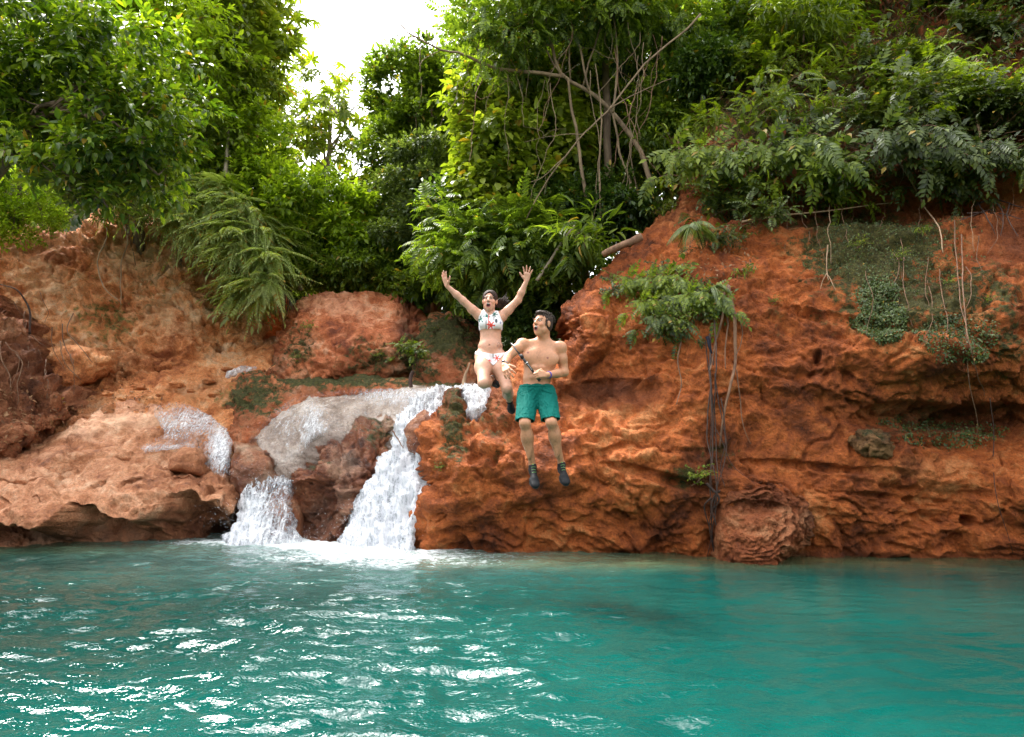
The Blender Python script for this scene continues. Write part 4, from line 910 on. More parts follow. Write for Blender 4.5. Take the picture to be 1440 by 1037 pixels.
rt_ = np.random.RandomState(77)
for k in range(20):
    x = rt_.uniform(640, 940); y = rt_.uniform(-10, 120); L = rt_.uniform(70, 190); dx = rt_.uniform(-70, 70)
    liana('thin bare twig tangled in the trees between the centre and the right slope', [(x, y, 12), (x + dx * .3 + rt_.uniform(-12, 12), y + L * .5, 11.9), (x + dx, y + L, 11.9)], rt_.uniform(.005, .011), m_barkt if k % 3 else m_root, 300 + k, name='bare_twig', group='bare twigs tangled in the trees', amp=.22,
          more=[([(x + dx * .4, y + L * .5, 11.9), (x + dx * .4 + rt_.uniform(-50, 50), y + L * .5 + rt_.uniform(-40, 30), 11.9)], .005)])
# ---- understorey: lance leaved thicket, broad shrubs, dark bushes
def shrub(label, px, py, d, rx, ry, n, T, size, mat, seed, rd=.5, per=5, name='shrub', group=None, **k):
    return tree(label, [(px, py + ry, d), (px, py + ry * .4, d), (px, py, d)], .02, [(px, py, d, rx, ry, rd), (px - rx * .5, py + ry * .3, d - .1, rx * .6, ry * .7, rd * .8), (px + rx * .5, py + ry * .3, d - .1, rx * .6, ry * .7, rd * .8)], n, T, size, mat, seed, per=per, name=name, cat='shrub', group=group, nbr=9, **k)
shrub('shrub of big divided yellow green leaves above the woman', 680, 366, 12.6, 38, 20, 110, T_G, .42, lm['mid'], 401, per=4, droop=.2)
shrub('green shrub of divided leaves right of the woman\'s raised hand', 752, 350, 12.4, 34, 20, 90, T_G, .42, lm['mid'], 402, per=4)
shrub('rosette shrub of broad pointed leaves beside the fallen log', 822, 334, 11.2, 20, 16, 26, T_leaf(.24, .3, .08), .30, lm['mid'], 403, per=7)
shrub('low broad leaved shrub behind the woman\'s left arm', 645, 335, 13, 34, 24, 120, T_G, .40, lm['mid'], 404, per=4)
shrub('dark bush directly behind the woman', 715, 425, 14.2, 60, 40, 1500, T_S, .10, lm['dark'], 405, rd=.8)
shrub('dark bush behind the man\'s head', 765, 405, 13.2, 36, 50, 1300, T_S, .09, lm['dark'], 406, rd=.8)
shrub('dark bush low behind the man between the mossy boulder and the ridge', 748, 462, 13.0, 40, 34, 1100, T_S, .10, lm['dark'], 425, rd=.5)
shrub('green bush over the right end of the domed boulder', 600, 396, 15, 56, 24, 900, T_B, .13, lm['mid'], 407, rd=.8)
shrub('dark bush behind the crown of the domed boulder', 500, 376, 15.6, 70, 28, 1300, T_B, .13, lm['mid'], 408, rd=1)
shrub('fine leaved bush left of the domed boulder', 425, 376, 15.8, 50, 30, 1200, T_S, .12, lm['mid'], 409, rd=.8)
shrub('broad leaved bush just above the woman\'s head', 690, 392, 13.8, 60, 22, 420, T_B, .17, lm['mid'], 410, rd=.6)
shrub('leafy bush in the shade left of the red ridge', 790, 375, 12.0, 40, 36, 800, T_B, .11, lm['mid'], 411, rd=.6)
shrub('dark leafy bush under the round leaved tree', 650, 300, 13.8, 50, 40, 900, T_B, .15, lm['dark'], 412, rd=.8)
shrub('dark bush at the foot of the mottled trunk', 880, 290, 12.4, 50, 40, 1100, T_B, .11, lm['dark'], 413, rd=.6)
shrub('dark bush between the forked stems', 800, 290, 13, 56, 44, 1100, T_B, .12, lm['dark'], 414, rd=.7)
shrub('shaded bush behind the left edge of the slope', 945, 150, 12.8, 50, 90, 1500, T_B, .12, lm['mid'], 415, rd=.8)

shrub('leafy shrub at the very top of the right slope, nearest the bare tree', 1000, 20, 12.9, 60, 60, 1000, T_B, .14, lm['mid'], 416, rd=.8)
shrub('dark shrub crowning the left shoulder of the right slope', 985, 95, 12.2, 40, 50, 800, T_B, .12, lm['dark'], 417, rd=.6)
shrub('big bright lance leaved shrub at the top centre of the right slope', 1130, 20, 11.6, 60, 40, 260, T_L, .20, lm['slope'], 418, rd=.6, per=6)
tree('canopy tree added above the top edge of the right slope to shade it', [(1060, 40, 14.5), (1040, -60, 14.2), (1080, -130, 13.8)], .12,
     [(1000, -110, 13.2, 120, 60, 1.2), (1150, -120, 13, 120, 70, 1.3), (1300, -120, 12.8, 120, 75, 1.3), (1430, -90, 12.2, 90, 80, 1.2), (1220, -220, 13.2, 200, 80, 1.6)], 3600, T_B, .17, lm['sloped'], 419)  # crown added above the view to throw shade on the right slope
# ---- palm at the top behind the bare tree
def frond(mb_parts, base, d, L, droop, n=26, w=.05, ll=.45):
    d = nrm(d); side = nrm(np.cross(d, [0, 0, 1])); t = np.linspace(0, 1, n)
    pts = base + d * (L * t)[:, None] + np.array([0, 0, -1.]) * (droop * L * t ** 2)[:, None]
    tg = nrm(np.gradient(pts, axis=0)); ps, ds, ns, ss = [], [], [], []
    for sg in (-1, 1):
        ps.append(pts[2:]); ds.append(nrm(side * sg * .8 + tg[2:] * .6 + np.array([0, 0, -.25]))); ns.append(np.tile([0, 0, 1.], (n - 2, 1)) + tg[2:] * .2); ss.append(ll * np.sin(PI * np.clip(t[2:] * .88 + .1, 0, 1)) ** .5)
    mb_parts.append(inst(T_leaf(.12, .35, .03), np.concatenate(ps), np.concatenate(ds), np.concatenate(ns), np.concatenate(ss)))
    m = MB(); m.tube(pts, np.linspace(.018, .005, n), 4); mb_parts.append((np.concatenate(m.v), np.concatenate([np.concatenate([q[:, [0, 1, 2]], q[:, [0, 2, 3]]]) for q in m.q] + m.t)))
def palm(label, px, py, d, L, nf, seed, name='palm_tree', cat='palm', trunk=None, droop=.5, mat='palm', low=-.1):
    root = empty(name, P(px, py + 4, d) if trunk is None else P(px, trunk, d), label, cat); c = P(px, py, d); r = np.random.RandomState(seed); pr = []
    for k in range(nf):
        a = k * 2.4 + r.uniform(-.3, .3); e = r.uniform(low, .9); frond(pr, c, [math.cos(a), math.sin(a), e], L * r.uniform(.8, 1.1), droop * r.uniform(.7, 1.3), ll=L * .3)
    V, F = join(pr); mk('fronds', V, [F], lm[mat], root, smooth=False)
    if trunk is not None:
        mb = MB(); limbs(mb, [P(px + 8, trunk, d), c], .09, .07, 8, 14, .05, seed); mb.build('trunk', m_bark, root)
palm('palm with dark feathery fronds arching behind the forked tree', 850, 46, 13.2, 1.9, 16, 5, trunk=330, droop=.35)
palm('small palm with pale folded fronds at the crest of the red ridge', 973, 318, 9.6, .42, 9, 6, name='small_palm', droop=.7, mat='grey', low=-.5)
palm('smaller tuft of palm fronds below the leafy clump on the ridge', 1003, 405, 9.1, .34, 7, 7, name='small_palm', droop=.9, mat='grey', low=-.8)

# ---- ferns hanging from the left bank
def fern_proto(seed, nf, L):
    r = np.random.RandomState(seed); pr = []
    n = nf; a = r.uniform(-1.5, 1.5, n) - PI / 2 + 0; 
    ps = r.normal(size=(n, 3)) * .06; ds = np.stack([np.cos(a), np.sin(a), r.uniform(-.45, .6, n)], -1)
    return inst(T_F2 if seed % 2 else T_F, ps, ds, np.tile([0, 0, 1.], (n, 1)) + r.normal(size=(n, 3)) * .2, L * r.uniform(.7, 1.15, n))
fp = []
for i, s in enumerate((1, 2, 3)):
    V, F = fern_proto(s, 26, .85); me = mk('fern', V, [F], lm['fern'], None, smooth=False); fp.append(me)
fl = [(222, 292), (238, 268), (252, 300), (262, 278), (280, 312), (292, 288), (302, 320), (316, 300), (330, 335), (345, 315), (352, 345), (366, 360), (372, 338), (376, 385), (380, 404), (372, 410), (310, 345), (330, 360), (346, 375), (286, 335), (262, 320), (364, 400), (244, 285), (380, 368), (300, 262), (322, 280), (340, 292), (358, 312), (276, 258), (205, 270), (350, 395), (356, 420), (334, 322)]
for i, (x, y) in enumerate(fl):
    o = fp[i % 3] if i < 3 else fp[i % 3].copy()
    if i >= 3: C.objects.link(o)
    o.name = 'fern'
    o.location = P(x, y - 6, 14.6 + .25 * math.sin(i * 2.1)); o.rotation_euler = (0, 0, .35 + .4 * math.sin(i * 1.7)); s = 1.0 + .25 * math.sin(i * 3.3); o.scale = (s, s, s)
    side = 'at the left end' if x < 262 else ('in the middle' if x < 335 else ('towards the right' if x < 380 else 'at the right foot'))
    tag(o, 'feathery fern over the left clay bank, %s of the fern curtain' % side, 'fern', 'ferns hanging over the left clay bank')

# ---- plants on the right slope
def plant_proto(seed, kind):
    r = np.random.RandomState(seed); mb = MB(); ps, ds, ns, ss = [], [], [], []
    nst = {'lance': 11, 'small': 16, 'compound': 15, 'fern': 12, 'heart': 10}[kind]
    for k in range(nst):
        a = r.uniform(0, 6.28); el = r.uniform(.25, 1.2); L = r.uniform(.35, .75)
        d = np.array([math.cos(a) * math.cos(el), -abs(math.sin(a)) * math.cos(el) * .9 - .15, math.sin(el) * .8]); p0 = r.normal(size=3) * .10
        pts = spline([p0, p0 + d * L * .55, p0 + d * L + np.array([0, -.06, -.20 * L])], 8); mb.tube(pts, np.linspace(.008, .003, 8), 4)
        tg = nrm(np.gradient(pts, axis=0))
        if kind in ('compound', 'fern'):
            for j in (3, 5, 7):
                for q in range(2):
                    ps.append(pts[j]); ds.append(tg[j] * .7 + r.normal(size=3) * .55 + [0, -.2, -.1]); ns.append(np.array([0, -.5, 1]) + r.normal(size=3) * .25); ss.append(r.uniform(.24, .42))
        else:
            m = {'lance': 7, 'small': 12, 'heart': 5}[kind]
            for j in range(m):
                i_ = int(2 + 5 * j / (m - 1)); ps.append(pts[i_]); ds.append(tg[i_] * .4 + r.normal(size=3) * .7 + [0, -.25, -.15]); ns.append(np.array([0, -.5, 1]) + r.normal(size=3) * .3)
                ss.append(r.uniform(.7, 1.2) * {'lance': .22, 'small': .09, 'heart': .15}[kind])
    T = {'lance': T_L, 'small': T_B, 'compound': T_P, 'fern': T_F, 'heart': T_R}[kind]
    V, F = inst(T, np.array(ps), np.array(ds), np.array(ns), np.array(ss))
    return mb, V, F
kinds = ['lance', 'small', 'compound', 'fern', 'heart']
desc = {'lance': 'lance leaved shrub', 'small': 'small leaved plant', 'compound': 'feather leaved plant', 'fern': 'arching fern', 'heart': 'heart leaved plant'}
nmk = {'lance': 'shrub', 'small': 'leafy_plant', 'compound': 'leafy_plant', 'fern': 'fern', 'heart': 'leafy_plant'}
protos = {}
def place_plant(kind, tone, x, y, s, label, group=None, surf='cliff', lift=.05, rz=0, tilt=0):
    key = (kind, tone)
    p, nn = surf_at(surf, x, y); loc = p + nn * lift
    if key not in protos:
        mb, V, F = plant_proto(hash_(kind) + 3, kind)
        root = empty(nmk[kind], (0, 0, 0)); st = mb.build('stems', m_root, root); lv = mk('leaves', V, [F], lm[tone], root, smooth=False); protos[key] = (root, st, lv)
    else:
        r0, s0, l0 = protos[key]; root = r0.copy(); C.objects.link(root)
        for c in (s0, l0): q = c.copy(); C.objects.link(q); q.parent = root
    root.location = loc; root.scale = (s, s, s); root.rotation_euler = (tilt, 0, rz)
    tag(root, label, desc[kind].split()[-1], group)
def hash_(s): return sum(ord(c) * (i + 1) for i, c in enumerate(s)) % 97
# rows from the top of the slope down to the overhang
rows = [('top', -70, 960, 9), ('second', 5, 985, 12), ('third', 45, 970, 13), ('fourth', 88, 965, 14), ('fifth', 128, 955, 14), ('sixth', 168, 955, 14), ('seventh', 208, 970, 14), ('eighth', 240, 985, 13), ('lowest', 264, 1010, 13)]
ordn = ['first', 'second', 'third', 'fourth', 'fifth', 'sixth', 'seventh', 'eighth', 'ninth', 'tenth', 'eleventh', 'twelfth', 'thirteenth', 'fourteenth', 'fifteenth', 'sixteenth', 'seventeenth', 'eighteenth']
pr_ = np.random.RandomState(44)
for (rn, y, x0, n) in rows:
    for k in range(n):
        x = x0 + (1480 - x0) * (k + pr_.uniform(.1, .8)) / n; yy = y + pr_.uniform(-20, 20)
        if rn == 'lowest' and x > 1180: yy -= 20
        bright = pr_.rand() < (.85 if x < 1180 else .25)
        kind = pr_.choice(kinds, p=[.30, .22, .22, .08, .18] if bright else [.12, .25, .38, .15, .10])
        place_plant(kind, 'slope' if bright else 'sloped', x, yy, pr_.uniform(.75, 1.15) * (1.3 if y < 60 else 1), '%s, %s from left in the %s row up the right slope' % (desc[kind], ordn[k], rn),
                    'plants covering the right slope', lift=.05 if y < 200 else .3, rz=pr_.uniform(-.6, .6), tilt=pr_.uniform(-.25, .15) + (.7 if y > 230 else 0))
# the leafy clump on the ridge
cl_ = [(925, 380, 'small'), (955, 382, 'heart'), (900, 400, 'small'), (938, 402, 'compound'), (975, 402, 'small'), (858, 395, 'small'), (868, 412, 'small'), (920, 420, 'small'), (950, 422, 'compound'), (985, 424, 'compound'), (1010, 420, 'small'), (905, 436, 'compound'), (935, 442, 'small'), (965, 444, 'small'), (920, 458, 'compound'), (945, 462, 'small'), (990, 446, 'small'), (880, 405, 'compound')]
for k, (x, y, kd) in enumerate(cl_):
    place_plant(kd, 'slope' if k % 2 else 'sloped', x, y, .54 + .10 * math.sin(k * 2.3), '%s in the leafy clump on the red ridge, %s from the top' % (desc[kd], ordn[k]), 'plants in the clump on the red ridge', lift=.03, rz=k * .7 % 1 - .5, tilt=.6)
for k, (x, y, kd, s, l) in enumerate([(950, 290, 'heart', .7, 'light green sapling beside the crest of the red ridge'), (935, 305, 'lance', .5, 'small lance leaved sprig on the crest of the red ridge'), (1042, 395, 'lance', .35, 'small bright sprig right of the thick hanging roots'), (1390, 424, 'heart', .18, 'tiny seedling alone on the red clay at the far right'), (1262, 372, 'small', .3, 'small bright weed at the top of the mossy patch'), (1330, 408, 'small', .22, 'tiny weed on the moss left of the seedling'), (1290, 340, 'lance', .25, 'little pale sprig at the top right of the mossy face'), (1120, 262, 'heart', .6, 'heart leaved plant alone under the overhang'), (1205, 352, 'small', .35, 'small weed on the left of the mossy face'), (1085, 430, 'small', .22, 'small weed low on the left of the mossy patch'), (978, 672, 'small', .45, 'dark weed beside the thick roots low on the cliff'), (620, 660, 'small', .22, 'weed on the mossy left edge of the red cliff'), (648, 656, 'small', .15, 'tiny weed on the red clay below the woman'), (1340, 240, 'compound', .6, 'dark feathery plant left of the long pale root'), (975, 275, 'small', .7, 'small leaved plant below the left corner of the slope plants'), (1000, 300, 'compound', .8, 'feather leaved plant drooping beside the small palm'), (1040, 285, 'fern', .75, 'arching fern under the left end of the slope plants'), (1065, 315, 'compound', .6, 'feather leaved plant where the thin straight branch begins'), (960, 255, 'lance', .6, 'lance leaved plant at the upper left edge of the cliff'), (1090, 270, 'small', .7, 'small leaved plant left of the thin straight branch, under the slope plants'), (1030, 345, 'small', .6, 'small leaved plant above the thick hanging roots'), (990, 345, 'compound', .5, 'feather leaved plant between the small palm and the tuft')]):
    place_plant(kd, 'slope' if k < 12 or k in (14, 16, 18) else 'sloped', x, y, s, l, rz=.2 * k % .8 - .4)
for k, (x, y, s) in enumerate([(440, 466, .3), (425, 505, .28), (350, 500, .4), (300, 425, .45)]):
    pass
place_plant('small', 'slope', 306, 424, .55, 'light green weed on the upper left clay bank', surf='clay_bank')
place_plant('small', 'slope', 440, 468, .38, 'light green weed growing on the left shoulder of the domed boulder', surf='dome_boulder')
place_plant('small', 'slope', 422, 508, .32, 'small weed low on the left of the domed boulder', surf='dome_boulder')
place_plant('compound', 'slope', 575, 500, .5, 'trailing plant in the cleft right of the domed boulder', surf='dome_boulder')
place_plant('small', 'slope', 530, 500, .35, 'small weed under the brow of the domed boulder', surf='dome_boulder')
place_plant('small', 'sloped', 610, 466, .4, 'shaggy trailing plant on top of the mossy boulder', surf='mossy_boulder')
place_plant('small', 'sloped', 655, 480, .38, 'dark trailing plant on the right of the mossy boulder', surf='mossy_boulder')

# creeper patch of tiny leaves hugging the cliff
def creeper(label, cx, cy, rx, ry, n, seed, size=.035):
    V, x, y, Nn = ob_info['cliff']; r = np.random.RandomState(seed)
    e = ((x - cx) / rx) ** 2 + ((y - cy) / ry) ** 2 + fbm(V, .35, 3, seed) * 1.2
    idx = np.where(e < 1)[0]; k = r.choice(idx, n); p = V[k] + Nn[k] * r.uniform(.01, .05, n)[:, None] + r.normal(size=(n, 3)) * .012
    o = mk('creeper', *(lambda a: (a[0], [a[1]]))(inst(T_S, p, r.normal(size=(n, 3)) + [0, 0, -.9], Nn[k] + r.normal(size=(n, 3)) * .4 + [0, 0, .3], size * r.uniform(.6, 1.3, n))), lm['ivy'], None, smooth=False)
    tag(o, label, 'creeper')
creeper('dense grey green creeper hanging in a point over the red cliff', 1235, 440, 38, 44, 3800, 1)
creeper('pointed lower tongue of creeper', 1248, 478, 20, 34, 1200, 5) if False else None
creeper('thin patch of creeper below the mossy face, right of the dense creeper', 1335, 478, 60, 30, 1500, 2)
creeper('sparse creeper along the shaded overhang at the far right', 1340, 608, 90, 22, 1500, 3)
creeper('scattered creeper over the mossy brown face under the slope', 1250, 350, 110, 60, 2600, 4, .03)

# ---- hanging roots over the cliff
rg = 'thin roots hanging over the red cliff'
def hroot(label, pts, r, mat, seed, off=.12, group=None, name='hanging_root', surf='cliff', more=(), n=30, amp=.05):
    mb = MB()
    def go(pl, ra, sd):
        q = []
        for (x, y) in pl:
            p, nn = surf_at(surf, x, y); d = p[1] - off; q.append(P(x, y, d))
        limbs(mb, q, ra, ra * .45, 5, n, amp, sd)
    go(pts, r, seed)
    for j, (pl, ra) in enumerate(more): go(pl, ra, seed + 11 * j + 3)
    o = mb.build(name, mat); tag(o, label, 'root', group)
hroot('bundle of dark wet roots hanging from the ridge down into the pool', [(998, 470), (1000, 540), (1004, 600), (1001, 690), (1003, 785)], .017, m_rootd, 31, .14, amp=.06,
      more=[([(1004, 440), (1006, 520), (1004, 600), (1008, 690), (998, 782)], .011), ([(992, 480), (998, 560), (999, 640), (1006, 740)], .008), ([(1002, 500), (1012, 580), (1018, 640), (1006, 690), (1002, 740)], .009), ([(1000, 540), (995, 610), (1008, 680), (996, 740), (1010, 788)], .010),
            ([(994, 680), (1012, 700), (1000, 720)], .018), ([(1012, 690), (998, 712), (1008, 744)], .016), ([(1014, 560), (1020, 620), (1014, 660), (1020, 685)], .008), ([(1000, 700), (990, 716), (1002, 760)], .012), ([(1005, 600), (1028, 650), (1045, 668)], .006)])
hroot('thick pale brown root curving down beside the dark root bundle', [(1024, 402), (1030, 450), (1034, 500), (1028, 540), (1018, 580), (1012, 630)], .028, m_root, 32, .14, more=[([(1018, 405), (1016, 450), (1006, 480), (998, 520)], .02), ([(1022, 420), (1024, 470), (1022, 520)], .014), ([(1034, 440), (1042, 470), (1036, 500)], .01)])
hroot('thin wandering root right of the thick pale brown root', [(1036, 520), (1040, 570), (1044, 600), (1056, 625)], .008, m_root, 33)
hroot('twisting light root on the red ridge left of the dark root bundle', [(948, 440), (956, 480), (952, 510), (958, 540), (952, 570)], .013, m_root, 34, .05, more=[([(940, 430), (948, 450)], .01)])
hroot('long smooth pale root hanging down the far right of the slope', [(1374, 84), (1368, 135), (1376, 180), (1382, 215), (1402, 270)], .034, m_rootp, 35, .55, amp=.04)
hroot('thin straight branch lying across the overhang', [(1044, 312), (1110, 302), (1180, 295), (1250, 286)], .018, m_rootp, 36, .35, amp=.03)
hroot('slanting pale root running from the slope plants to the mossy face', [(1250, 210), (1275, 245), (1300, 290), (1320, 320), (1326, 355)], .016, m_rootp, 37, .3)
hroot('slanting thin branch above the overhang on the right', [(1290, 262), (1330, 230), (1374, 198)], .013, m_root, 38, .5, amp=.03)
hroot('forked pale root tip in the middle of the upper cliff', [(1164, 345), (1162, 370), (1164, 395)], .011, m_rootp, 39, .08, more=[([(1162, 385), (1170, 398), (1176, 408)], .007), ([(1162, 385), (1156, 396), (1154, 404)], .006)])
hroot('long thin pair of roots trailing over the right overhang', [(1352, 330), (1356, 430), (1362, 520), (1374, 615)], .009, m_root, 40, .18, more=[([(1342, 310), (1350, 420), (1368, 500), (1384, 570)], .008)])
hroot('thin root trailing down the far right edge of the cliff', [(1392, 560), (1396, 620), (1402, 700), (1424, 780)], .007, m_rootd, 41, .08)
hroot('tangled mat of dark rootlets under the far right of the slope', [(1370, 290), (1400, 282), (1440, 290)], .018, m_rootd, 42, .3, more=[([(1375, 285), (1390, 310), (1400, 330)], .01), ([(1400, 282), (1412, 306), (1408, 330)], .01), ([(1420, 286), (1418, 310), (1430, 335)], .01), ([(1360, 300), (1400, 300), (1436, 306)], .012), ([(1350, 310), (1390, 296), (1410, 310)], .008)])
rl = np.random.RandomState(9)
for k in range(18):
    x = 1060 + k * 21 + rl.uniform(-6, 6); y = rl.uniform(205, 285); L = rl.uniform(40, 110)
    hroot('thin brown root dangling below the slope plants over the red cliff', [(x, y), (x + rl.uniform(-8, 8), y + L * .5), (x + rl.uniform(-16, 16), y + L)], rl.uniform(.003, .007), m_root if k % 5 else m_rootp, 60 + k, rl.uniform(.1, .45), rg, n=14, amp=.10)
for k in range(9):
    x = 1080 + rl.uniform(0, 330); y = rl.uniform(330, 400); L = rl.uniform(50, 120)
    hroot('thin root lying down the mossy upper face of the red cliff', [(x, y), (x + rl.uniform(-10, 10), y + L * .5), (x + rl.uniform(-16, 16), y + L)], rl.uniform(.004, .007), m_root, 90 + k, .06, 'thin roots on the mossy face', n=14, amp=.08)
lb_ = [('pale root looping down the crest of the left clay bank', [(140, 298), (152, 330), (138, 370), (146, 405), (168, 425)]), ('long pale root hanging right of the looping one on the left bank', [(172, 300), (178, 340), (170, 380), (172, 430)]), ('thin straight root in the middle of the left clay bank', [(186, 312), (184, 345), (190, 372)]), ('short thin root left of the fern curtain', [(208, 300), (210, 330), (206, 352)])]
for k, (l, pl) in enumerate(lb_): hroot(l, pl, .02 if k < 2 else .011, m_rootp if k < 2 else m_root, 120 + k, .12, surf='clay_bank', amp=.09)
for k in range(22):
    x = 250 + k * 7.4 + rl.uniform(-3, 3); y = 330 + max(0, (x - 300)) * .75 + rl.uniform(-8, 8)
    mb = MB()
    for j in range(5): xx = x + rl.uniform(-5, 5); limbs(mb, [P(xx, y, 14.7), P(xx + rl.uniform(-3, 3), y + 18, 14.65), P(xx + rl.uniform(-4, 4), y + rl.uniform(28, 52), 14.65)], .012, .004, 4, 8, .05, k)
    tag(mb.build('dead_fern_tuft', m_rootd), 'tuft of dead brown fronds hanging beneath the fern curtain', 'dead fern', 'dead fern tufts under the fern curtain')
for k in range(14):
    x = 2 + k * 8 + rl.uniform(-4, 4); y = rl.uniform(400, 560); 
    hroot('dry dead root sprawling over the dark bank at the far left', [(x, y), (x + rl.uniform(-14, 22), y + 25), (x + rl.uniform(-20, 34), y + rl.uniform(35, 70))], rl.uniform(.006, .014), m_root, 150 + k, .14, 'dry roots on the dark left bank', surf='root_bank', n=14, amp=.12)
hroot('dark bent branch sticking up at the far left edge', [(42, 470), (38, 430), (22, 408), (0, 400)], .022, m_rootd, 171, .2, name='dead_branch', surf='root_bank', amp=.05)

# ---- logs and sticks
def log(label, pts, r0, r1, mat, seed, name='fallen_log', cat='log'):
    mb = MB(); p = wob(spline([P(*q) for q in pts], 20), .04, .3, seed); rad = np.linspace(r0, r1, 20) * (1 + .12 * fbm(p, .15, 2, seed)); mb.tube(p, rad, 12); tag(mb.build(name, mat), label, cat)
log('fallen brown log lying against the crest of the red ridge', [(848, 358, 10.5), (872, 345, 10.35), (902, 333, 10.3)], .05, .065, m_root, 3)
log('thin broken pale stick standing upright beside the woman\'s leg', [(650, 548, 10.9), (654, 530, 10.95), (660, 510, 11.0)], .04, .012, m_rootp, 4, 'dead_stick', 'stick')
log('short dark stump left of the upright pale stick', [(578, 545, 12), (577, 530, 12), (580, 522, 12)], .035, .03, m_rootd, 5, 'broken_stump', 'stump')
log('grey green leaning stem beside the rosette shrub', [(755, 395, 11.6), (775, 365, 11.5), (795, 335, 11.4), (808, 318, 11.3)], .03, .02, m_barkp, 6, 'leaning_stem', 'stem')
log('red brown twig caught in the right cascade', [(552, 606, 10.6), (560, 618, 10.5), (568, 630, 10.4)], .012, .006, m_root, 7, 'twig', 'twig')
hroot('black rag caught on the dark root bundle', [(994, 474), (996, 486), (1000, 497)], .028, plain_mat('black_cloth', (.012, .012, .02), .8, .2), 200, .22, name='black_rag', n=8)
bpy.data.objects['black_rag']['category'] = 'rag'

# ---- leaf litter on the dark left bank and rubble
def litter(label, surf, cx, cy, rx, ry, n, seed, mat, size=.07):
    V, x, y, Nn = ob_info[surf]; r = np.random.RandomState(seed)
    idx = np.where((((x - cx) / rx) ** 2 + ((y - cy) / ry) ** 2 < 1))[0]; k = r.choice(idx, n); p = V[k] + Nn[k] * .02
    V2, F2 = inst(T_B, p, r.normal(size=(n, 3)), Nn[k] + r.normal(size=(n, 3)) * .35, size * r.uniform(.5, 1.3, n))
    tag(mk('leaf_litter', V2, [F2], mat, None, smooth=False), label, 'leaf litter', kind='stuff')
m_lit = leaf_mat('dry_leaves', (.10, .04, .02), (.22, .10, .04), (.36, .20, .10), .1, .7)
litter('dry brown leaves on the dark bank at the far left', 'root_bank', 30, 590, 90, 50, 420, 1, m_lit)
litter('dry brown leaves on the rubble', 'stream_bank', 150, 570, 80, 40, 200, 2, m_lit)
litter('dry leaves under the small palm on the ridge', 'cliff', 1010, 365, 50, 40, 160, 3, m_lit, .06)
litter('dry leaves on the slope', 'cliff', 1200, 120, 260, 140, 700, 4, m_lit, .09)
